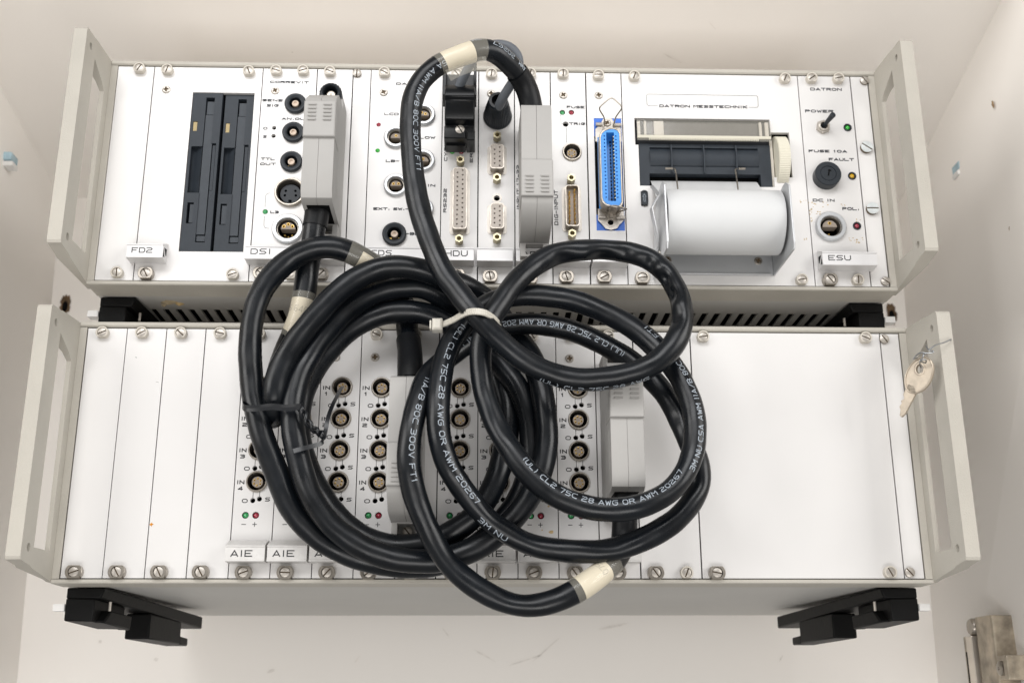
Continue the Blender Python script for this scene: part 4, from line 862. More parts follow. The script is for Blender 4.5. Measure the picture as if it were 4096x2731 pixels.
CABLE_A = [(119.6,27.0,194.8),(119.8,27.5,189.8),(119.8,27.7,184.8),(119.4,27.5,179.9),(118.8,27.1,174.9),(118.3,26.7,169.9),(117.7,26.2,165.0),(117.0,25.7,160.1),(116.2,25.2,155.1),(115.7,24.7,150.2),(115.4,24.4,145.2),(115.0,24.1,140.2),(114.4,24.0,135.2),(113.5,23.7,130.3),(112.3,22.7,125.6),(110.5,21.1,121.2),(108.4,19.1,117.1),(106.3,17.1,113.0),(104.5,15.4,108.7),(103.0,14.1,104.1),(101.8,13.1,99.3),(101.0,12.4,94.4),(100.5,12.3,89.5),(100.5,13.2,84.6),(100.9,15.6,80.2),(101.8,19.3,77.0),(102.9,24.0,75.8),(103.9,28.7,77.1),(104.4,32.1,80.5),(104.7,34.0,85.2),(105.3,34.9,90.0),(106.6,35.5,94.9),(108.3,35.9,99.5),(110.5,36.4,104.0),(113.0,37.1,108.3),(115.7,37.9,112.4),(118.7,38.6,116.4),(121.7,39.3,120.3),(124.9,39.9,124.1),(128.0,40.4,128.0),(131.3,40.7,131.8),(134.8,40.9,135.3),(138.5,41.0,138.6),(142.6,41.0,141.6),(146.9,41.0,144.1),(151.5,41.0,146.1),(156.3,40.9,147.6),(161.2,40.7,148.3),(166.2,40.2,148.4),(171.1,39.5,147.9),(176.0,38.5,147.1),(180.6,37.0,146.1),(185.2,35.2,145.0),(189.6,33.1,144.0),(193.9,30.7,142.9),(198.0,28.1,141.7),(201.9,25.4,140.3),(205.6,22.5,138.6),(209.2,19.8,136.3),(212.4,17.5,133.3),(215.5,15.9,129.7),(218.6,15.2,125.8),(221.6,15.4,121.8),(224.4,16.2,117.8),(226.9,17.7,113.7),(229.1,19.6,109.6),(230.7,21.6,105.3),(232.0,23.5,100.9),(233.1,25.2,96.3),(234.0,26.7,91.6),(234.8,28.0,86.9),(235.5,29.2,82.0),(236.1,29.9,77.1),(236.5,30.2,72.1),(236.7,30.1,67.1),(236.5,30.0,62.1),(235.9,30.0,57.2),(234.9,30.0,52.3),(233.5,30.0,47.5),(231.8,29.8,42.8),(229.6,29.4,38.3),(227.1,29.0,34.0),(224.1,28.6,29.9),(220.9,28.2,26.1),(217.5,27.7,22.6),(213.8,27.4,19.2),(209.9,27.1,16.1),(205.6,27.0,13.4),(201.2,27.0,11.1),(196.6,27.3,9.1),(191.9,27.6,7.5),(187.0,27.8,6.3),(182.1,28.0,5.5),(177.1,28.3,5.3),(172.1,28.6,5.5),(167.1,28.9,6.0),(162.2,29.0,6.9),(157.4,29.2,8.3),(152.8,29.5,10.1),(148.3,29.9,12.3),(144.0,30.3,14.8),(139.8,30.7,17.6),(136.0,31.1,20.7),(132.4,31.5,24.3),(129.3,31.8,28.1),(126.4,32.0,32.2),(123.9,32.0,36.5),(121.8,32.0,41.1),(120.0,32.0,45.8),(118.5,32.2,50.5),(117.1,32.5,55.3),(115.9,32.8,60.2),(114.8,33.0,65.1),(114.1,33.0,70.0),(113.7,32.9,75.0),(113.7,32.6,80.0),(114.1,32.2,85.0),(114.8,31.8,89.9),(116.0,31.4,94.7),(117.7,31.0,99.5),(119.7,30.6,104.0),(122.0,30.3,108.5),(124.5,30.1,112.8),(127.3,30.0,116.9),(130.3,30.0,120.9),(133.5,30.0,124.8),(137.0,30.0,128.4),(140.7,29.8,131.7),(144.7,29.5,134.8),(148.9,29.2,137.3),(153.5,29.0,139.3),(158.3,28.9,140.8),(163.2,28.7,141.8),(168.2,28.3,142.3),(173.1,27.7,142.3),(177.9,26.5,141.5),(182.2,24.4,139.9),(185.5,21.4,137.8),(188.4,18.0,135.5),(191.1,14.6,133.1),(193.9,11.5,130.3),(196.9,9.4,126.9),(199.9,8.5,123.0),(202.8,8.3,118.9),(205.4,8.8,114.7),(207.9,9.6,110.5),(210.2,10.6,106.1),(212.3,11.8,101.7),(214.1,13.0,97.2),(215.5,14.3,92.6),(216.7,15.5,87.9),(217.6,16.7,83.1),(218.1,17.8,78.3),(218.1,19.1,73.4),(217.7,20.5,68.6),(217.0,21.8,63.8),(216.1,22.8,59.0),(215.0,23.6,54.2),(213.7,24.0,49.4),(212.0,24.0,44.7),(210.0,23.7,40.1),(207.7,23.3,35.7),(204.9,22.8,31.5),(201.8,22.3,27.7),(198.0,21.8,24.4),(193.9,21.1,21.6),(189.6,20.4,19.2),(185.2,19.5,17.1),(180.5,18.6,15.4),(175.7,17.9,14.3),(170.8,17.3,13.7),(165.8,17.0,13.7),(160.8,17.0,14.0),(155.9,17.2,15.0),(151.2,17.5,16.7),(146.7,17.8,18.8),(142.5,18.0,21.6),(138.6,18.0,24.7),(135.1,18.0,28.3),(131.9,18.0,32.1),(128.9,17.8,36.1),(126.1,17.5,40.3),(123.6,17.2,44.6),(121.3,17.0,49.0),(119.3,16.9,53.6),(117.5,17.1,58.3),(116.2,17.3,63.1),(115.3,17.7,68.0),(114.8,18.1,73.0),(114.7,18.5,78.0),(115.2,18.9,82.9),(116.0,19.4,87.9),(117.5,19.8,92.6),(119.4,20.2,97.2),(121.8,20.7,101.6),(124.6,21.1,105.8),(127.6,21.5,109.7),(130.8,21.8,113.5),(134.2,22.0,117.2),(137.8,22.0,120.7),(141.8,22.2,123.7),(146.1,22.5,126.3),(150.6,22.8,128.3),(155.4,23.0,129.8),(160.3,23.0,130.7),(165.3,22.9,131.1),(170.3,22.6,130.9),(175.2,22.1,130.2),(180.0,21.3,129.0),(184.6,20.2,127.2),(188.9,19.2,124.9),(192.9,18.5,122.1),(196.9,18.5,119.0),(200.8,18.9,115.9),(204.6,19.4,112.7),(208.4,19.9,109.4),(211.9,20.4,105.9),(215.3,20.8,102.3),(218.5,21.2,98.4),(221.4,21.6,94.4),(223.8,21.9,90.0),(225.8,22.0,85.4),(227.3,22.0,80.7),(228.4,22.0,75.8),(229.2,22.0,70.8),(229.6,22.0,65.8),(229.7,21.8,60.8),(229.3,21.3,55.9),(228.6,20.5,51.0),(227.3,19.7,46.2),(225.7,18.9,41.6),(223.6,18.3,37.1),(221.1,17.7,32.8),(218.2,17.4,28.7),(215.0,17.1,24.8),(211.6,17.0,21.2),(207.9,17.0,17.8),(204.0,17.0,14.7),(199.9,17.0,11.8),(195.5,16.8,9.4),(191.0,16.5,7.4),(186.2,16.3,5.8),(181.3,16.6,4.7),(176.4,17.1,4.1),(171.4,17.6,4.0),(166.4,18.1,4.2),(161.5,18.6,4.7),(156.6,19.0,5.4),(151.7,19.5,6.5),(146.9,19.9,7.8),(142.2,20.4,9.5),(137.6,20.8,11.5),(133.2,21.2,13.7),(128.9,21.7,16.3),(124.9,22.3,19.3),(121.2,23.1,22.5),(117.8,23.9,26.1),(114.8,24.8,30.1),(112.3,25.6,34.3),(110.2,26.3,38.8),(108.3,26.8,43.4),(106.4,27.4,48.0),(104.4,28.1,52.5),(102.4,28.8,57.0),(100.5,29.3,61.6),(98.8,29.7,66.3),(97.2,29.9,71.1),(95.8,30.0,75.9),(94.6,30.0,80.7),(93.5,30.0,85.6),(92.7,30.0,90.5),(92.0,30.1,95.5),(91.4,30.3,100.5),(90.9,30.6,105.4),(90.7,30.9,110.4),(90.7,31.2,115.4),(91.0,31.4,120.4),(91.6,31.7,125.4),(92.4,31.9,130.3),(93.8,32.0,135.1),(95.8,32.2,139.7),(98.4,32.5,144.0),(101.5,32.9,147.9),(105.0,33.4,151.4),(109.0,34.1,154.3),(113.3,35.2,156.6),(117.9,36.3,158.3),(122.7,36.9,159.4),(127.7,36.9,159.8),(132.7,36.4,159.4),(137.4,35.2,158.3),(141.9,33.5,156.7),(146.0,31.5,154.9),(150.0,29.2,152.9),(153.7,26.4,150.9),(156.7,22.9,149.1),(159.3,19.1,147.0),(161.6,15.7,144.3),(163.6,13.2,140.4),(164.9,11.7,135.8),(165.8,11.2,130.9),(166.4,11.7,126.0),(167.1,13.2,121.3),(167.7,15.4,116.9),(168.4,18.1,112.7),(168.8,20.9,108.5),(169.2,23.6,104.3),(169.4,26.0,100.0),(169.6,27.9,95.4),(169.8,29.0,90.5)]
CABLE_B = [(230.9,30.0,239.7),(230.3,31.1,244.6),(229.1,32.8,249.1),(227.3,35.2,253.1),(224.8,38.4,256.0),(221.9,42.0,258.0),(218.8,45.6,259.5),(215.5,49.1,260.9),(211.8,52.2,262.1),(207.5,54.6,262.6),(202.8,56.3,261.8),(198.4,57.3,259.8),(193.9,57.8,257.6),(189.3,58.0,255.5),(184.9,58.0,253.3),(180.7,58.0,250.5),(177.1,58.0,247.1),(173.9,57.8,243.2),(171.4,57.4,238.9),(169.7,57.0,234.2),(168.7,56.6,229.3),(168.3,56.2,224.4),(168.2,56.0,219.4),(168.3,56.0,214.4),(168.6,56.0,209.4),(169.0,56.0,204.4),(169.5,56.0,199.4),(170.1,56.0,194.4),(170.7,56.0,189.5),(171.5,56.0,184.5),(172.3,55.9,179.6),(173.4,56.0,174.7),(174.6,56.1,169.8),(175.9,56.6,165.1),(177.5,57.1,160.3),(179.1,57.8,155.6),(180.8,58.4,151.0),(182.5,59.0,146.3),(184.4,59.6,141.7),(186.7,60.1,137.3),(189.4,60.7,133.1),(192.3,61.3,129.1),(195.1,62.2,125.0),(197.9,63.1,121.0),(200.8,64.0,117.1),(203.9,64.5,113.2),(207.2,64.4,109.4),(210.6,63.7,105.8),(214.2,62.8,102.4),(217.9,61.8,99.2),(221.8,60.8,96.2),(226.0,59.9,93.7),(230.4,59.1,91.5),(235.0,58.5,89.6),(239.8,58.1,88.0),(244.6,58.0,86.8),(249.6,57.9,86.1),(254.6,57.9,85.9),(259.5,57.9,86.2),(264.5,57.9,86.9),(269.4,58.1,87.7),(274.3,58.6,88.8),(279.0,59.3,90.2),(283.6,59.8,92.3),(287.8,60.0,95.0),(291.5,60.1,98.3),(294.8,60.0,102.1),(297.3,59.6,106.3),(299.1,58.7,110.9),(300.3,57.6,115.7),(300.8,56.5,120.5),(300.6,55.2,125.3),(299.8,53.7,130.0),(298.6,52.0,134.6),(297.0,50.3,139.0),(295.0,48.7,143.3),(292.2,47.2,147.2),(288.7,45.9,150.5),(284.7,44.7,153.2),(280.2,43.7,155.2),(275.5,42.8,156.5),(270.6,42.3,157.2),(265.6,42.0,157.6),(260.6,42.0,157.7),(255.6,42.0,157.5),(250.6,42.0,157.0),(245.7,42.3,156.0),(241.0,42.7,154.5),(236.5,43.2,152.3),(232.4,43.8,149.6),(228.6,44.7,146.4),(225.2,45.9,143.0),(222.1,47.2,139.3),(219.3,48.5,135.3),(216.7,49.8,131.2),(214.3,50.9,127.0),(211.8,51.9,122.7),(209.4,52.6,118.4),(207.3,52.9,113.9),(205.7,52.9,109.2),(204.7,52.5,104.3),(204.2,51.9,99.3),(204.3,51.4,94.3),(204.7,51.1,89.4),(205.4,51.0,84.4),(206.5,51.0,79.5),(208.0,51.3,74.8),(209.7,51.7,70.1),(211.7,52.2,65.5),(213.9,52.9,61.1),(216.3,53.6,56.8),(218.9,54.2,52.5),(221.6,54.8,48.4),(224.5,55.3,44.3),(227.8,55.8,40.5),(231.4,56.2,37.1),(235.3,56.5,34.0),(239.5,56.8,31.3),(244.0,57.1,29.1),(248.7,57.4,27.4),(253.5,57.7,26.1),(258.4,57.9,25.3),(263.4,58.1,25.0),(268.4,58.1,25.2),(273.4,58.1,25.9),(278.2,57.8,27.2),(282.8,57.4,29.1),(287.2,56.8,31.4),(291.2,56.2,34.3),(294.8,55.5,37.7),(297.8,54.7,41.6),(300.4,54.1,45.9),(302.3,53.6,50.5),(303.8,53.1,55.2),(304.6,52.7,60.1),(305.0,52.2,65.1),(304.9,51.5,70.1),(304.4,50.6,75.0),(303.4,49.7,79.8),(302.0,48.7,84.5),(300.3,47.8,89.1),(298.2,46.8,93.5),(295.8,45.9,97.8),(293.0,45.1,101.9),(289.9,44.1,105.7),(286.8,43.1,109.4),(283.5,42.0,113.0),(279.9,41.1,116.4),(276.0,40.2,119.4),(271.8,39.5,122.1),(267.6,38.9,124.6),(263.2,38.4,127.0),(258.7,38.0,129.1),(254.0,37.7,131.0),(249.3,37.3,132.5),(244.4,37.1,133.7),(239.5,37.0,134.4),(234.5,37.0,134.9),(229.5,37.1,135.0),(224.5,37.5,134.7),(219.6,38.2,133.9),(214.9,39.1,132.6),(210.4,40.2,130.6),(206.3,41.2,128.0),(202.5,42.0,124.8),(199.0,42.6,121.3),(195.9,43.2,117.4),(193.2,44.0,113.3),(190.9,45.2,109.0),(189.0,46.7,104.6),(187.6,48.2,100.1),(186.5,49.6,95.4),(185.8,51.0,90.6),(185.3,52.3,85.8),(185.0,53.4,81.0),(184.7,54.3,76.1),(184.6,54.9,71.1),(184.7,55.1,66.1),(185.2,55.0,61.1),(186.0,54.8,56.2),(187.4,54.3,51.4),(189.2,53.5,46.8),(191.5,52.3,42.5),(194.1,50.7,38.6),(197.0,49.0,34.8),(200.0,47.4,31.2),(203.3,46.1,27.7),(206.9,45.1,24.3),(210.6,44.2,21.1),(214.7,43.5,18.3),(218.9,42.8,15.8),(223.4,42.3,13.6),(228.1,42.0,11.8),(232.9,41.9,10.4),(237.8,41.9,9.4),(242.7,42.0,8.7),(247.7,42.0,8.2),(252.7,42.0,8.1),(257.7,42.0,8.3),(262.7,42.0,8.9),(267.6,42.0,9.8),(272.4,42.0,11.2),(277.2,42.0,12.8),(281.8,42.0,14.7),(286.3,42.0,16.9),(290.6,42.0,19.4),(294.7,42.0,22.2),(298.5,42.0,25.5),(301.9,42.0,29.2),(304.7,41.8,33.3),(306.9,41.4,37.8),(308.1,41.1,42.6),(308.1,40.9,47.6),(307.1,40.5,52.5),(305.5,40.0,57.2),(303.8,39.4,61.8),(302.1,38.7,66.5),(300.4,37.8,71.1),(298.7,36.8,75.7),(296.8,35.9,80.3),(294.7,34.9,84.7),(292.1,33.9,88.8),(289.2,32.8,92.8),(286.0,31.9,96.5),(282.5,31.0,100.0),(278.8,30.3,103.3),(274.9,29.8,106.3),(270.8,29.2,109.1),(266.6,28.7,111.8),(262.2,28.3,114.3),(257.8,27.9,116.6),(253.3,27.5,118.6),(248.6,27.2,120.4),(243.8,27.0,121.7),(238.8,27.0,122.6),(233.9,27.0,123.2),(228.9,27.0,123.5),(223.9,27.0,123.5),(218.9,27.1,122.9),(214.1,27.4,121.7),(209.5,28.0,119.9),(205.2,28.9,117.4),(201.3,30.0,114.5),(197.6,31.3,111.4),(194.0,32.8,108.2),(190.7,34.7,105.0),(187.5,36.8,101.8),(184.5,39.2,98.6),(181.9,41.8,95.2),(179.6,44.4,91.6),(177.9,47.0,87.7),(176.6,49.3,83.4),(175.5,51.2,78.9),(174.5,52.8,74.3),(173.6,54.1,69.6),(172.8,55.0,64.7),(172.1,55.6,59.8),(171.6,55.7,54.8),(171.5,55.3,49.8),(171.8,54.5,44.9),(172.5,53.3,40.1),(173.6,52.0,35.4),(175.0,50.5,30.8),(176.7,49.1,26.4),(178.6,47.6,21.9),(180.7,46.4,17.6),(183.0,45.3,13.3),(185.6,44.5,9.1),(188.5,44.1,5.0),(191.8,44.0,1.3),(195.4,44.0,-2.2),(199.3,44.0,-5.4),(203.3,44.0,-8.3),(207.7,44.0,-10.8),(212.2,44.0,-12.9),(216.9,44.0,-14.6),(221.8,44.0,-15.7),(226.8,44.0,-16.1),(231.8,44.0,-15.7),(236.6,44.0,-14.6),(241.4,43.8,-13.0),(245.9,43.4,-10.9),(250.2,42.7,-8.5),(254.3,41.8,-5.8),(258.2,40.3,-3.0),(261.8,38.3,-0.2),(265.1,35.9,2.7),(268.1,33.2,5.7),(270.6,30.6,9.1),(272.4,28.5,13.2),(273.3,27.6,18.0),(273.6,27.8,23.0),(273.7,28.5,28.0),(273.9,29.3,32.9),(274.2,30.0,37.9)]
CABLE_G = [(191.9,20.0,261.5),(193.4,23.5,263.0),(195.0,26.8,264.6),(196.7,29.9,266.6),(198.5,32.7,268.8),(200.7,35.2,271.1),(203.5,37.4,273.1),(206.9,39.1,274.3),(210.8,40.4,274.8),(214.7,41.2,274.3),(218.4,41.7,272.8),(221.4,41.6,270.1),(223.3,40.6,266.7),(223.6,38.6,263.3),(222.7,35.9,260.3),(221.1,33.0,258.1),(219.2,30.1,256.1),(217.2,27.0,254.2),(215.6,23.7,252.7),(214.4,19.9,251.8),(213.7,15.9,252.0),(213.4,12.0,252.9)]
CABLE_TEXT = [('20267', 33.1, 44.8, -0.35), ('AWM', 24.2, 29.1, -0.35), ('3M', 49.5, 53.4, -0.7), ('CSA AWM IIA/B 80C 300V FT1', 67.2, 138.7, 0.55), ('(UL) CL2 75C 28 AWG', 263.4, 312.1, -0.96), ('(UL) CL2 75C 28 AWG OR AWM 20267', 562.3, 649.8, 0.45), ('3M NU CSA AWM IIA/B 80C', 652.7, 707.5, -0.35), ('FT1', 723.4, 731.4, -0.5), ('(UL) CL2 75C 28 AWG OR AWM 20267', 832.9, 928.4, 0.25), ('3M NU', 934.4, 949.4, -0.65), ('(UL) CL2 75C 28 AWG OR AWM 202', 1129.4, 1195.2, 0.15), ('NU', 1212.0, 1221.0, 0.1), ('IIA/B 80C 300V FT1', 1252.9, 1302.6, 0.3)]
MARKS = {'A_lab1': [56.9, 73.6], 'A_lab2': [1450.4, 1469.3], 'A_sl1': [5.0, 21.9], 'A_sl2': [1520.0, 1539.9], 'B_lab1': [51.4, 73.1], 'B_lab2': [1407.1, 1429.9], 'B_sl1': [5.9, 24.2], 'B_sl2': [1448.4, 1469.1]}
def arc(D):
    L = [0.0]
    for a, b in zip(D, D[1:]): L.append(L[-1]+math.dist(a, b))
    return L
def sub(D, L, s0, s1, step=1.5):
    out = []; n = max(2, int((s1-s0)/step)); j = 0
    for i in range(n+1):
        s_ = min(max(s0+(s1-s0)*i/n, 0), L[-1]-1e-4)
        while L[j+1] < s_: j += 1
        t = (s_-L[j])/(L[j+1]-L[j]); out.append(tuple(D[j][k]*(1-t)+D[j+1][k]*t for k in range(3)))
    return out
def refine(D):
    out = []
    for i in range(len(D)-1):
        p = [Vector(D[max(i-1, 0)]), Vector(D[i]), Vector(D[i+1]), Vector(D[min(i+2, len(D)-1)])]
        for t in (0, .5): out.append(tuple(.5*((2*p[1])+(-p[0]+p[2])*t+(2*p[0]-5*p[1]+4*p[2]-p[3])*t*t+(-p[0]+3*p[1]-3*p[2]+p[3])*t**3)))
    out.append(tuple(D[-1])); return out
class Path:
    def __init__(s, D): s.D = refine(D); s.L = arc(s.D)
    def at(s, q):
        q = min(max(q, 0.01), s.L[-1]-.01); lo, hi = 0, len(s.L)-1
        while hi-lo > 1:
            m_ = (lo+hi)//2
            if s.L[m_] <= q: lo = m_
            else: hi = m_
        t = (q-s.L[lo])/(s.L[hi]-s.L[lo]); a, b = Vector(s.D[lo]), Vector(s.D[hi])
        p0, p3 = Vector(s.D[max(lo-1, 0)]), Vector(s.D[min(hi+1, len(s.D)-1)])
        ta, tb = (b-p0), (p3-a)
        return a.lerp(b, t), ta.lerp(tb, t).normalized()
KINK_B = []
DENT_B = [(433, 5, 2.25, 0.9), (420, 4, -0.90, 0.7), (411, 5, 2.55, 1.1), (399, 4, 1.35, 0.5), (385, 5, 2.10, 0.7), (377, 3.5, -1.05, 0.6), (371, 4.5, 3.00, 0.9), (360, 5, 2.70, 1), (352, 4, -0.75, 0.3), (344, 5, 1.80, 0.8), (1088, 6, 1.40, 0.6), (1070, 6, 1.60, 0.4), (1052, 5, 1.00, 0.5), (1000, 9, 1.20, 0.5), (985, 7, -0.50, 0.5), (960, 9, 1.30, 1), (938, 8, 1.10, 0.9), (1345, 8, 0.90, 1.1), (1380, 10, 1.00, 0.9), (230, 6, 0.80, 0.7), (545, 8, 0.90, 0.4), (640, 8, 0.70, 0.9)]
def rad(base, s_, kinks=()):
    r = base*(1+.018*math.sin(s_*.045)+.012*math.sin(s_*.13+1))
    for c, w_, d in kinks: r -= d*math.exp(-((s_-c)/abs(w_))**2)*(1 if w_ > 0 else -.6)
    return r
def wob(s_, a): return .085*math.sin(s_*.11+2*a)+.05*math.sin(s_*.31-2*a+1)+.04*math.sin(s_*.5+3*a)
def cable_mesh(path, base, kinks=(), nseg=32, dents=()):
    mb = MB(); P, RR = path.D, [rad(base, s_, kinks) for s_ in path.L]
    pts = []; m_ = len(P)
    for i in range(m_):
        s_ = min(max(path.L[i], .02), path.L[-1]-.02); p, t, o, sd = frame_at(path, s_)
        near = [d for d in dents if abs(s_-d[0]) < 3*d[1]]
        for k in range(nseg):
            a = 2*math.pi*k/nseg; r = RR[i]+wob(s_, a)
            for c, w_, d, a0 in near: r -= d*math.exp(-((s_-c)/w_)**2)*max(0, math.cos(a-a0))**3
            pts.append(tuple(p+(o*math.cos(a)+sd*math.sin(a))*r))
    mb.add(pts, [(i*nseg+k, i*nseg+(k+1) % nseg, (i+1)*nseg+(k+1) % nseg, (i+1)*nseg+k) for i in range(m_-1) for k in range(nseg)])
    return mb
def frame_at(path, s_):
    p, t = path.at(s_); out = Vector((0, 1, 0)); out = (out-t*out.dot(t)).normalized()   # towards the room
    return p, t, out, t.cross(out)
def on_surface(path, s_, ang, r):
    p, t, o, sd = frame_at(path, s_); return p+(o*math.cos(ang)+sd*math.sin(ang))*r
PA, PB, PG = Path(CABLE_A), Path(CABLE_B), Path(CABLE_G)
RA, RB = 5.75, 5.4
def wrap(path, base, s0, s1, off, name, mt, parent, n=30, wv=0.0, ns=8, a0=0.0, a1=2*math.pi, flare=0.0):
    mb = MB(); pts = []; full = a1-a0 > 6.2; m_ = n if full else n+1
    for i in range(ns+1):
        s_ = s0+(s1-s0)*i/ns
        for k in range(m_):
            a = a0+(a1-a0)*k/n; r = rad(base, s_)+off+wob(s_, a)+wv*(.5+.5*math.sin(a*3+i*.9))
            if flare: r += flare*max(0, math.sin((a-a0)/(a1-a0)*math.pi))**6
            pts.append(tuple(on_surface(path, s_, a, r)))
    mb.add(pts, [(i*m_+k, i*m_+(k+1) % m_, (i+1)*m_+(k+1) % m_, (i+1)*m_+k) for i in range(ns) for k in range(n)])
    return mb.build(name, mt, parent)
cA = thing('data_cable', 'unlettered black cable coiled on the left, bound by the black twist tie', 'cable', *CABLE_A[0], 'black data cables')
jk = cable_mesh(PA, RA).build('jacket', RUBBER, cA, angle=80)
cB = thing('data_cable', 'black cable with white printed lettering, forming the tall loop and the right loops', 'cable', *CABLE_B[0], 'black data cables')
jb_ = cable_mesh(PB, RB, KINK_B, dents=DENT_B).build('jacket', RUBBER, cB, angle=80)
wrap(PA, RA, MARKS['A_sl1'][0], MARKS['A_sl1'][1]-2, .55, 'shrink_sleeve', SLEEVE, cA); wrap(PA, RA, MARKS['A_sl2'][0]-5, MARKS['A_sl2'][1]+4, .6, 'shrink_sleeve', SLEEVE, cA)
wrap(PB, RB, MARKS['B_sl1'][0]-4, MARKS['B_sl1'][1], .55, 'shrink_sleeve', SLEEVE, cB); wrap(PB, RB, MARKS['B_sl2'][0]-5, MARKS['B_sl2'][1]+2, .6, 'shrink_sleeve', SLEEVE, cB)
def cable_label(path, base, s0, s1, parent, pa, pb, flare=0.0, writing=None, wa=0, a0=0, a1=2*math.pi):
    l = wrap(path, base, s0+pa, s1-pb, .12, 'paper_label', LABELP, parent, a0=a0, a1=a1)
    wrap(path, base, s0, s1, .26, 'clear_tape', TAPE, parent, wv=.12, flare=flare)
    return l
la = cable_label(PA, RA, MARKS['A_lab1'][0]-1, MARKS['A_lab1'][1]+5, cA, 3.5, 2.5)
lb = cable_label(PA, RA, MARKS['A_lab2'][0]+1, MARKS['A_lab2'][1], cA, 6, 0, a0=-1.9, a1=.3)
lc = cable_label(PB, RB, MARKS['B_lab1'][0]-4, MARKS['B_lab1'][1]+1, cB, 7.0, 3.5)
ld = cable_label(PB, RB, MARKS['B_lab2'][0], MARKS['B_lab2'][1]+3, cB, 3.5, 6.5)
tf = MB(); P0 = []     # loose tape flap under the top label
for i in range(7):
    s_ = MARKS['B_lab1'][0]-3+(MARKS['B_lab1'][1]-MARKS['B_lab1'][0]+3)*i/6
    p, t, o, sd = frame_at(PB, s_); side = -sd if sd.z > 0 else sd
    for k in range(4): P0.append(tuple(p+side*(RB+.1+k*1.7)+o*(2.0-k*.9+.4*math.sin(i*1.3+k))))
tf.add(P0, [(i*4+k, i*4+k+1, i*4+k+5, i*4+k+4) for i in range(6) for k in range(3)]); tf.build('tape_flap', TAPE, cB)
def surf_text(path, base, txt, s0, s1, u, hgt, name, mt, parent, t=.34, kinks=()):
    st, w = strokes(txt); mb = MB(); k = 0; a_mid = math.asin(max(-.98, min(.98, u)))
    for s_ in st:
        for q in stroke_quads(s_, (s1-s0)/w, hgt, t):
            # split long strokes so that they follow the round surface
            (ax, ay), (bx, by), (cx_, cy), (dx, dy) = q; n_ = max(1, int(math.hypot(cx_-bx, cy-by)/.7)); k += 1; v = []
            for i in range(n_+1):
                f_ = i/n_
                for px, py in ((ax+(dx-ax)*f_, ay+(dy-ay)*f_), (bx+(cx_-bx)*f_, by+(cy-by)*f_)):
                    sq = s0+px; aa = a_mid+(py-hgt/2)/base; r = rad(base, sq, kinks)+wob(sq, aa)+.09+.004*(k % 5)
                    for c, w_, d, a0 in DENT_B:
                        if abs(sq-c) < 3*w_: r -= d*math.exp(-((sq-c)/w_)**2)*max(0, math.cos(aa-a0))**3
                    v.append(tuple(on_surface(path, sq, aa, r)))
            mb.add(v, [(2*i, 2*i+1, 2*i+3, 2*i+2) for i in range(n_)])
    return mb.build(name, mt, parent, smooth=False)
for txt, s0, s1, u in CABLE_TEXT: surf_text(PB, RB, txt, s0, s1, u, 2.35, 'printed_lettering', WHITEINK, cB, kinks=KINK_B)
surf_text(PA, RA, '5 640', MARKS['A_lab1'][0]+8.0, MARKS['A_lab1'][0]+15, .1, 2.2, 'label_writing', GREYCABLE, la, t=.25) if False else None
LW = MB()
PENCIL = mat('faded_label_ink', (.40, .36, .29, 1), .6, 0, .3)
def across(path, base, txt, sc, a0, a1, hgt, parent, t=.28):
    """writing that runs round the cable"""
    st, w = strokes(txt); mb = MB(); k = 0
    for s_ in st:
        for q in stroke_quads(s_, (a1-a0)*base/w, hgt, t):
            k += 1; mb.add([tuple(on_surface(path, sc-(py-hgt/2), a0+px/base, rad(base, sc)+wob(sc-(py-hgt/2), a0+px/base)+.20+.003*(k % 5))) for px, py in q], [(0, 1, 2, 3)])
    mb.build('label_writing', PENCIL, parent, smooth=False)
ORG_s = MARKS['A_lab1'][0]+8
across(PA, RA, '5 640', ORG_s, 1.0 if False else -1.05, .75, 2.6, la)
across(PB, RB, '075', MARKS['B_lab2'][0]+16, -.3, .85, 2.6, ld)
# hoods
hood(cA, 121.2, 182.6, 1, UY); hood(cB, 232.35, 239.3, -1, UY)
hood(cA, 168.9, 92.0, -1); hood(cB, 273.8, 36.6, 1)

# ---------------------------------------------------------------- thin grey jumper with black plugs
cG = thing('jumper_cable', 'thin grey cable behind the tall loop, running from black hood to black ribbed cone', 'cable', *CABLE_G[0])
MB().tube(PG.D, 2.55, 18).build('jacket', GREYCABLE, cG, angle=80)
bx = MB(UY); X0_, X1_ = 184.2, 200.4
prof = [(6.0, 263.0), (21.5, 262.3), (24.5, 258.8), (26.0, 255.8), (26.0, 253.0), (24.0, 251.3), (23.0, 246.0), (20.5, 241.8), (15.2, 240.8), (15.0, 235.0), (14.5, 233.4), (1.0, 234.6), (1.0, 262.0)]
bh = bx.prism_x(prof, X0_, X1_).build('plug_hood', BLACKP, cG, smooth=True, angle=30, bevel=.5)
b2 = MB(UY); b2.box(X0_-1.4, X0_+.7, 8, 21.5, 256, 276); b2.box(X1_-.7, X1_+.9, 8, 21.5, 256, 276); b2.box(X0_-1.2, X1_+.7, 8, 9, 262, 276); b2.build('clamp_arms', BLACKP, bh, smooth=False, bevel=.3)
b3 = MB(UY); b3.cbox(X0_-.3, X1_-4.6, 1.2, 15.8, 233.0, 240.2, .5); b3.cbox(X1_-4.2, X1_+.2, 1.2, 16.4, 231.8, 237.2, .5); b3.box(X0_+.6, X1_-5, 1.1, 9, 231.9, 233.1); b3.build('hood_base', BLACKP, bh, smooth=False)
inst('slotted_screw', SCREW_PLAIN, bh, (192.42, 238.32)[0], 14.6, (192.42, 238.32)[1], UY, 1.0)
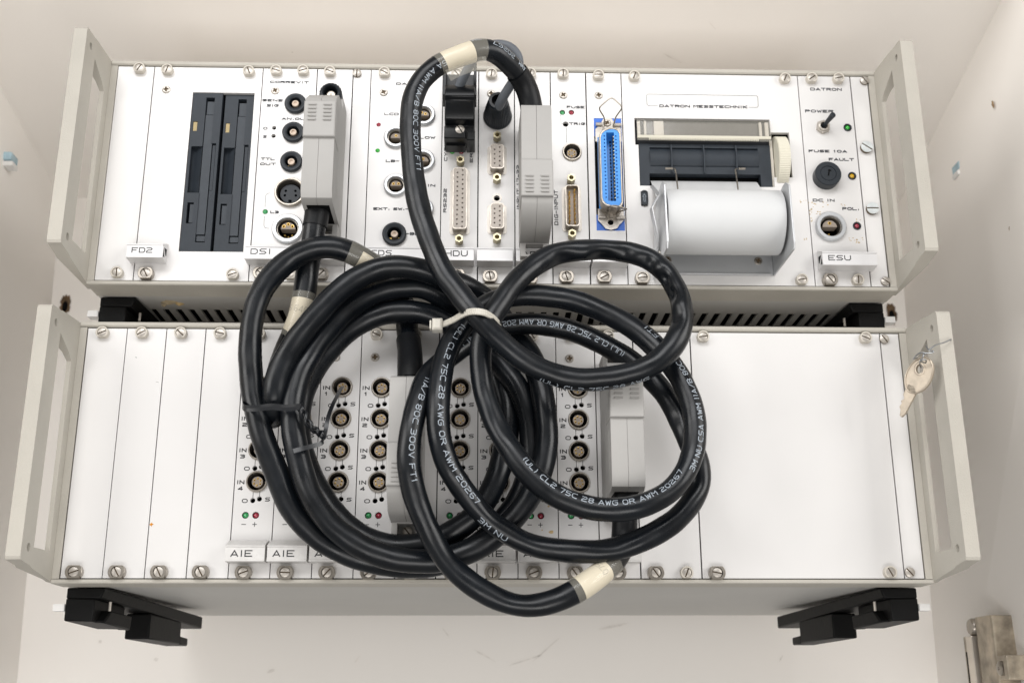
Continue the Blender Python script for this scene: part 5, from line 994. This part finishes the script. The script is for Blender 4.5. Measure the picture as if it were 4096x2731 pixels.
# ribbed cone
cc = (213.13, 254.58)
cn = MB(UY); n_ = 80; rows = [(8.0, .2), (8.1, 1.4), (7.7, 3.0), (6.9, 9), (5.6, 15.5), (5.4, 17.0), (5.0, 18.0)]
pts = []
for j, (r, h) in enumerate(rows):
    tz = h*.03; 
    for i in range(n_): a = 2*math.pi*i/n_; rr_ = r-(.32 if (i % 2 and 1 < j < 5) else 0); pts.append((cc[0]+rr_*math.cos(a), h, cc[1]+tz+rr_*math.sin(a)))
cn.add(pts, [(j*n_+i, j*n_+(i+1) % n_, (j+1)*n_+(i+1) % n_, (j+1)*n_+i) for j in range(len(rows)-1) for i in range(n_)])
co = cn.build('strain_relief_cone', BLACKM, cG, smooth=False)
MB(UY).lathe([(5.0, 18.0), (3.6, 18.0), (3.3, 13), (.001, 12.5)], cc[0], cc[1]+.55, 24).build('cone_mouth', BLACKP, co)
# knurled coaxial plug behind the left hood
kc = (121.52, 259.63)
kn = thing('coaxial_plug', 'black knurled round plug half hidden behind the left grey plug hood', 'plug', kc[0], 0, kc[1], None, UY)
mb = MB(UY); n_ = 60; pts = []
rows = [(5.2, .2), (5.2, 4), (6.0, 5.0), (6.2, 15.5), (5.2, 17.0), (4.4, 17.4), (3.9, 16.8), (3.7, 10), (.01, 9.8)]
for j, (r, h) in enumerate(rows):
    for i in range(n_): a = 2*math.pi*i/n_; rr_ = r-(.3 if (i % 3 == 0 and j in (2, 3)) else 0); pts.append((kc[0]+rr_*math.cos(a), h, kc[1]+rr_*math.sin(a)))
mb.add(pts, [(j*n_+i, j*n_+(i+1) % n_, (j+1)*n_+(i+1) % n_, (j+1)*n_+i) for j in range(len(rows)-1) for i in range(n_)])
mb.build('knurled_body', BLACKM, kn, smooth=True, angle=25); MB(UY).lathe([(2.3, 9.9), (2.3, 13.8), (1.6, 14.0), (.01, 13.6)], kc[0], kc[1], 18).build('centre_contact', STEEL, kn)

# ---------------------------------------------------------------- paper roll
pr = thing('paper_roll', 'white thermal paper roll held between the metal cheeks of the printer bracket', 'paper roll', 331, 22, 182.5, None, UY)
prof = [(4.0, 300.0), (16.9, 300.0), (17.15, 300.5), (17.15, 360.4), (16.9, 360.9), (4.0, 360.9), (4.0, 300.0)]
MB(UY).lathe(prof, 0, 182.5, 96, axis='x', ch=22).build('roll', PAPER, pr, angle=50)
MB(UY).lathe([(4.0, 299.9), (4.0, 361.0), (3.2, 361.0), (3.2, 299.9), (4.0, 299.9)], 0, 182.5, 24, axis='x', ch=22).build('cardboard_core', CREAM, pr)
MB(UY).lathe([(3.1, 298.6), (3.1, 362.5)], 0, 182.5, 20, axis='x', ch=22).build('spindle', ALU, pr)
sh = MB(UY); P = [(-7.0, 219.5), (-5.5, 219.2), (-3.0, 217.6), (1.0, 213.5), (5.0, 209.0), (10.5, 203.0), (16.2, 198.8), (22.0, 199.75)]
n_ = len(P); sh.add([(x, h, z) for x in (298.5, 314, 330, 346, 358.2) for h, z in P], [(j*n_+i, j*n_+i+1, (j+1)*n_+i+1, (j+1)*n_+i) for j in range(4) for i in range(n_-1)])
sh.build('paper_strip', PAPER, pr, angle=80)

# ---------------------------------------------------------------- ties
zt = thing('cable_tie', 'milky nylon cable tie round the crossing cables, its square head on the left', 'cable tie', 178, 60, 122)
band = [(185.46, 50, 115.06), (188.1, 52, 115.52), (191.54, 56, 115.85), (194.7, 62, 115.76), (198.06, 68.5, 115.2), (201.84, 71.5, 114.6), (205.86, 71, 114.14), (209.2, 66, 114), (211.88, 58, 114.26), (213.34, 50, 114.73), (214, 44, 114.47)]
def ribbon(mb, pts, w, th, wdir=None, twist=None):
    P = [Vector(p) for p in pts]; v = []
    for i, p in enumerate(P):
        t = (P[min(i+1, len(P)-1)]-P[max(i-1, 0)]).normalized(); wd = Vector(twist[i]) if twist else Vector(wdir)
        wd = (wd-t*wd.dot(t)).normalized(); nn = t.cross(wd).normalized()
        v += [tuple(p+wd*w/2+nn*th/2), tuple(p-wd*w/2+nn*th/2), tuple(p-wd*w/2-nn*th/2), tuple(p+wd*w/2-nn*th/2)]
    f = [(4*i+a, 4*i+b, 4*i+4+b, 4*i+4+a) for i in range(len(P)-1) for a, b in ((0, 1), (1, 2), (2, 3), (3, 0))]+[(0, 1, 2, 3), tuple(4*(len(P)-1)+k for k in (3, 2, 1, 0))]
    mb.add(v, f)
def cr(pts, n=5):
    out = []
    for i in range(len(pts)-1):
        p = [Vector(pts[max(i-1, 0)]), Vector(pts[i]), Vector(pts[i+1]), Vector(pts[min(i+2, len(pts)-1)])]
        for k in range(n):
            t = k/n; out.append(tuple(.5*((2*p[1])+(-p[0]+p[2])*t+(2*p[0]-5*p[1]+4*p[2]-p[3])*t*t+(-p[0]+3*p[1]-3*p[2]+p[3])*t**3)))
    out.append(tuple(pts[-1])); return out
bp = cr(band); tw = [(0, -.45+.25*min(1, i/10), 1.0) for i in range(len(bp))]
mb = MB(); ribbon(mb, bp, 3.1, .8, twist=tw); bo_ = mb.build('strap', NYLON, zt, angle=30)
rb = MB()
for i in range(2, len(bp)-6, 1):
    a, b = Vector(bp[i]), Vector(bp[i+1]); mid = (a+b)/2; t = (b-a).normalized(); wd = Vector(tw[i]); wd = (wd-t*wd.dot(t)).normalized(); nn = t.cross(wd); nn = nn if nn.y > 0 else -nn
    ribbon(rb, [tuple(mid+wd*1.3+nn*.55), tuple(mid-wd*1.3+nn*.55)], .45, .3, wdir=tuple(t))
rb.build('strap_teeth', NYLON, bo_, smooth=False, kind='stuff')
hd = (183.39, 50, 114.77); mb = MB(); mb.cbox(hd[0]-2.5, hd[0]+2.5, hd[1]-3.0, hd[1]+3.0, hd[2]-3.0, hd[2]+3.0, 1.0); mb.box(hd[0]-3.7, hd[0]-2.8, hd[1]-2, hd[1]+2, hd[2]-2.2, hd[2]+2.0)
mb.build('tie_head', NYLON, zt, smooth=False, bevel=.3)
tt = thing('twist_tie', 'flat black twist tie bundling the left strands, its twisted tail reaching the IN 1 socket', 'twist tie', 110, 40, 85)
loop = [(88.42, 26, 81.56), (90.25, 36, 77.39), (92.86, 40, 75.04), (99.05, 42, 74.74), (105.42, 42.5, 75.3), (110.8, 43, 74.66), (115.51, 43, 74.95), (119.03, 42, 75.49)]
mb = MB(); lp = cr(loop); ribbon(mb, lp, 1.6, .5, wdir=(0, .2, 1)); ribbon(mb, [(x, h+.25, z+1.5) for x, h, z in lp], 1.5, .45, wdir=(0, .3, 1)); mb.build('band', TWIST, tt, angle=40)
twp = cr([(119.03, 42, 75.49), (120.34, 41, 72.75), (122.51, 40, 68.92), (125.28, 38, 66.13), (127.86, 37, 64.74), (129.41, 36, 63.07)], 8)
mb = MB()
for ph in (0, math.pi):
    Q_ = []
    for i, p in enumerate(twp):
        a = ph+i*.38; Q_.append((p[0]+1.0*math.cos(a), p[1]+1.0*math.sin(a), p[2]+.6*math.cos(a)))
    mb.tube(Q_, .9, 8)
mb.build('twisted_neck', TWIST, tt, angle=60)
mb = MB(); ribbon(mb, cr([(129.71, 36, 62.25), (130.54, 36, 67.16), (131.09, 34, 73.12), (132.19, 28, 80.73), (133.17, 20, 87.32), (133.97, 10, 94.6)]), 2.0, .45, twist=[(.8, -.2, .4)]*26)
ribbon(mb, cr([(129.66, 36, 63.34), (129.14, 37, 60.13), (125.81, 39, 58.07), (120.93, 41, 56.28), (116.57, 42, 54.72)]), 2.2, .45, twist=[(.25, -.2, 1)]*21); mb.build('loose_ends', TWIST, tt, angle=40)

# ---------------------------------------------------------------- key on a wire
ky = thing('key', 'worn nickel key hanging on a bent wire from the lower right handle', 'key', 424, 36, 75)
c0 = (420.6, 95.27)
def kp(pz): x = pz[0]; return (x, 36+(x-c0[0])*1.15, pz[1])
bowl = [kp((c0[0]+ax_*4.75*math.cos(t)+1.6*math.sin(t), c0[1]+8.6*math.sin(t))) for ax_ in (1,) for t in [2*math.pi*i/30 for i in range(30)]]
hole_c = (421.03, 98.42)
hl = [kp((hole_c[0]+1.25*math.cos(t), hole_c[1]+2.3*math.sin(t))) for t in [2*math.pi*i/14 for i in range(14)]]
blade = [(416.53, 92.08), (414.46, 87.44), (414.66, 85.16), (413.36, 84.27), (413.58, 83.13), (412.67, 81.67), (412.93, 79.97), (412.41, 77.13), (412.95, 76.15), (414.31, 77.46), (419.07, 87.25), (418.58, 90.38)]
bl_ = [kp(p) for p in blade]
def slab(mb, pts, holes, th):
    loops = [pts]+holes; tri = tessellate_polygon([[Vector((p[0], p[2], 0)) for p in l] for l in loops]); flat = [p for l in loops for p in l]; n_ = len(flat)
    nv = Vector((1.15, -1, 0)).normalized()*th
    mb.add(flat+[(p[0]+nv.x, p[1]+nv.y, p[2]) for p in flat], [tuple(t) for t in tri]+[tuple(n_+i for i in reversed(t)) for t in tri]+[f for l, o_ in zip(loops, (0, len(pts))) for f in [(o_+i, o_+(i+1) % len(l), n_+o_+(i+1) % len(l), n_+o_+i) for i in range(len(l))]])
mb = MB(); slab(mb, bowl, [hl], 1.9); slab(mb, bl_, [], 1.6); kb = mb.build('key_blank', KEYM, ky, smooth=True, angle=35, bevel=.2)
rm = MB(); rm.tube([(x-.1, h+.1, z) for x, h, z in bowl]+[bowl[0]], .42, 8); rm.tube([(p[0], p[1]+.1, p[2]) for p in [kp((hole_c[0]+1.9*math.cos(t), hole_c[1]+3.3*math.sin(t))) for t in [2*math.pi*i/18 for i in range(19)]]], .22, 6); rm.build('raised_rim', KEYM, kb)
w1 = cr([kp((421.63, 98.89)), (418.66, 44, 100.09), (420.68, 46, 100.37), (422.16, 42, 99.84), (418.56, 45, 100.08), (420.26, 44, 102.09), (421.43, 44, 104.09), (424.82, 45, 104.27), (425.35, 45, 105.07), (423.3, 45, 105.51), (422.59, 44, 108.1), (422.91, 46, 105.49), (426.49, 46, 107.79), (431.95, 44, 109.88), (435.62, 43, 111.66), (436.15, 41, 111.71)])
w2 = cr([(417.91, 38, 102.99), (418.17, 42, 103.81), (419.71, 44, 104.53), (421.71, 45, 103.68)])
mb = MB(); mb.tube(w1, .34, 7); mb.tube(w2, .34, 7); mb.tube(cr([(417.91, 38, 102.99), (421.43, 35, 104.48), (423.1, 36, 102.75)]), .3, 7); mb.build('hanging_wire', WIRE, ky)

# ---------------------------------------------------------------- cabinet (the setting)
def quad_struct(name, q, mt=CAB, kind='structure', th=None):
    mb = MB(); mb.add([(x, -y, z) for x, y, z in q], [(0, 1, 2, 3)]); o = mb.build(name, mt, None, smooth=False); o['kind'] = kind; return o
def grid_struct(name, q, n=1): return quad_struct(name, q)
def slab_struct(name, q, off):
    mb = MB(); a = [(x, -y, z) for x, y, z in q]; b = [(x+off[0], h-off[1], z+off[2]) for x, h, z in a]
    mb.add(a+b, [(0, 1, 2, 3), (7, 6, 5, 4), (0, 4, 5, 1), (1, 5, 6, 2), (2, 6, 7, 3), (3, 7, 4, 0)]); o = mb.build(name, CAB, None, smooth=False); o['kind'] = 'structure'; return o
YB = 262
LB, LT, RB_, RT = -113, -126, 529, 540
slab_struct('cabinet_back_wall', [(LB-1, YB, -140), (RB_+1, YB, -140), (RT+3, YB, 330), (LT-3, YB, 330)], (0, 12, 0))
zf = 320+.165*(YB+40)
slab_struct('cabinet_ceiling', [(LT-4, YB, 320), (RT+4, YB, 320), (RT-8, -40, zf), (LT+1, -40, zf)], (0, 0, 12))
slab_struct('cabinet_left_wall', [(LB+2, YB, -140), (LT, YB, 334), (LT+6, -120, 390), (LB+2, -120, -140)], (-12, 0, 0))
slab_struct('cabinet_right_wall', [(RB_, YB, -140), (RT, YB, 334), (RT-20, -120, 390), (RB_, -120, -140)], (12, 0, 0))
SCUFF = mat('wall_scuff', (.81, .77, .72, 1), .6, 0, .3, var=.12, vscale=300)
FLECK = mat('brown_fleck', (.30, .19, .09, 1), .6, 0, .3, var=.3, vscale=300)
def on_surface_marks(par, items):
    """thin irregular marks lying on a cabinet board; items: centre, two in-plane axes, sizes, material, seed"""
    for c, u, v, a, b_, mt, sd in items:
        r_ = random.Random(sd); mb = MB(); U, V = Vector(u).normalized(), Vector(v).normalized(); n_ = 16; pts = []
        for i in range(n_):
            t = 2*math.pi*i/n_; k = r_.uniform(.55, 1.1); p = Vector(c)+U*(a*math.cos(t)*k)+V*(b_*math.sin(t)*k); pts.append((p.x, -p.y, p.z))
        mb.add(pts, [tuple(range(n_))]); mb.build('scuff_mark', mt, par, smooth=False)
ceil = bpy.data.objects['cabinet_ceiling']; backw = bpy.data.objects['cabinet_back_wall']; rightw = bpy.data.objects['cabinet_right_wall']
cz = lambda y: 320+.165*(YB-y)-.25
on_surface_marks(ceil, [((x, y, cz(y)), (math.cos(a), math.sin(a), -.165*math.sin(a)), (-math.sin(a), math.cos(a), -.165*math.cos(a)), l, w_, mt, k) for k, (x, y, a, l, w_, mt) in enumerate([
    (288, 120, .2, 7, .9, SCUFF), (305, 128, -.4, 5, .8, SCUFF), (330, 90, .6, 9, .5, SCUFF), (40, 150, .3, 1.2, .8, FLECK), (352, 60, .9, 5, .4, SCUFF), (150, 170, 0, 1.4, 1.0, SCUFF), (228, 160, .4, 3.0, 1.0, SCUFF), (80, 90, .8, 1, .8, SCUFF), (400, 140, 1.0, 4, .5, SCUFF)])])
on_surface_marks(backw, [((x, YB-.25, z), (math.cos(a), 0, math.sin(a)), (-math.sin(a), 0, math.cos(a)), l, w_, mt, 30+k) for k, (x, z, a, l, w_, mt) in enumerate([
    (210, -28, -.5, 9, .6, SCUFF), (182, -12, -.9, 5, .5, SCUFF), (255, -22, .7, 16, .45, SCUFF), (238, -31, .3, 14, .4, SCUFF), (-60, -18, 0, 1.4, 1.3, SCUFF), (-20, -30, 0, 1.6, 1.4, SCUFF), (60, -38, .3, 3.2, 1.2, SCUFF), (330, 2, .1, 8, 1.1, SCUFF), (300, -8, .2, 14, 1.0, SCUFF), (120, -30, .9, 4, .7, SCUFF), (420, -30, 1.0, 3, .6, SCUFF)])])
on_surface_marks(rightw, [((xw_, y, z), (0, math.cos(a), math.sin(a)), (0, -math.sin(a), math.cos(a)), l, w_, mt, 60+k) for k, (xw_, y, z, a, l, w_, mt) in enumerate([
    (526.5, 60, 300, 1.4, 3.2, 1.8, FLECK), (526.0, 60, 215, 1.2, 2.2, 1.2, FLECK)])])
# shelf clips and stains
def clip(name, x, y, z, side, label):
    c = thing(name, label, 'shelf clip', x, -y, z, 'shelf clips on the cabinet walls')
    sx = lambda v: x+side*v
    q = MB(); q.box(min(sx(0), sx(6)), max(sx(0), sx(6)), -y-6, -y+6, z-2, z+4); q.build('clip_body', CLIP, c, smooth=False, bevel=1.0)
    q = MB(); q.box(min(sx(0), sx(7)), max(sx(0), sx(7)), -y-5, -y+5, z-6, z-2.4); q.build('clip_foot', CLIPW, c, smooth=False, bevel=.8)
    return c
clip('shelf_clip', 537, 132, 290, -1, 'bluish clear shelf clip on the right cabinet wall beside the upper handle')
clip('shelf_clip', -123, 152, 298, 1, 'bluish clear shelf clip on the left cabinet wall at the photo edge')
def blot(name, c, rx, rz, label, seed):
    r_ = random.Random(seed); mb = MB(); n_ = 20
    mb.add([(c[0]+rx*math.cos(t)*r_.uniform(.75, 1.1), -YB+.6, c[2]+rz*math.sin(t)*r_.uniform(.75, 1.1)) for t in [2*math.pi*i/n_ for i in range(n_)]], [tuple(range(n_))])
    mb.add([(c[0]+rx*.5*math.cos(t), -YB+.9, c[2]-rz*.15+rz*.45*math.sin(t)) for t in [2*math.pi*i/n_ for i in range(n_)]], [tuple(range(n_))]); mb.m[-1] = 1
    o = mb.build(name, [HOLEB, DARK], None, smooth=False); return tag(o, label, 'wall stain', 'brown holes in the cabinet back')
blot('bolt_hole', (-112, 0, 231), 4.2, 9.5, 'brown stained hole in the back wall, left of the gap between racks', 1)
blot('bolt_hole', (526, 0, 229), 4.2, 9.5, 'brown stained hole in the back wall, right of the gap between racks', 2)
# hinge on the right wall
def wp(a, b, dx=0.0):   # point on the right wall plane from depth and height
    return (RB_-dx, a, b)
hg = thing('hinge', 'worn metal hinge arm on the right cabinet wall below the lower rack', 'hinge', RB_, -150, -40)
hq = MB()
hq.cbox(514, 529, -149, -126, -90, -9, .8); hq.build('hinge_arm', HINGEM, hg, smooth=False, bevel=1.2)
hq = MB(); hq.box(517, 529, -177, -151, -90, -19.5); hq.box(519, 529, -170, -155, -19.5, -16.5); hpl = hq.build('hinge_plate', HINGEM, hg, smooth=False, bevel=.6)
hq = MB(); hq.box(512.5, 519, -163, -154, -90, -20); hq.build('bright_edge', HINGEB, hpl, smooth=False, bevel=.5)
hq = MB(); hq.box(516.4, 517.2, -174, -167, -80, -29); hq.build('long_slot', DARK, hpl, smooth=False)
hq = MB(); hq.box(516, 517.5, -150.5, -148, -88, -19); hq.build('dark_seam', HOLEB, hg, smooth=False)
hq = MB(); hq.lathe([(5.5, 529), (5.5, 515), (4.5, 513.5), (.01, 513.5)], 0, -14.5, 18, axis='x', ch=-157); hq.build('pivot_pin', STEEL, hg)
hq = MB(); hq.box(514, 527, -126, -106, -47, -33); hq.box(511, 515, -111, -106, -47, -33); hw = hq.build('mounting_wing', HINGEM, hg, smooth=False, bevel=.9)
hq = MB(); hq.lathe([(4.3, 513.9), (4.3, 512.2), (3.2, 511.5), (1.2, 511.5), (.01, 512.6)], 0, -40.3, 18, axis='x', ch=-118.5); hq.build('wing_screw', STEEL, hw)
print('objects', len(bpy.data.objects))
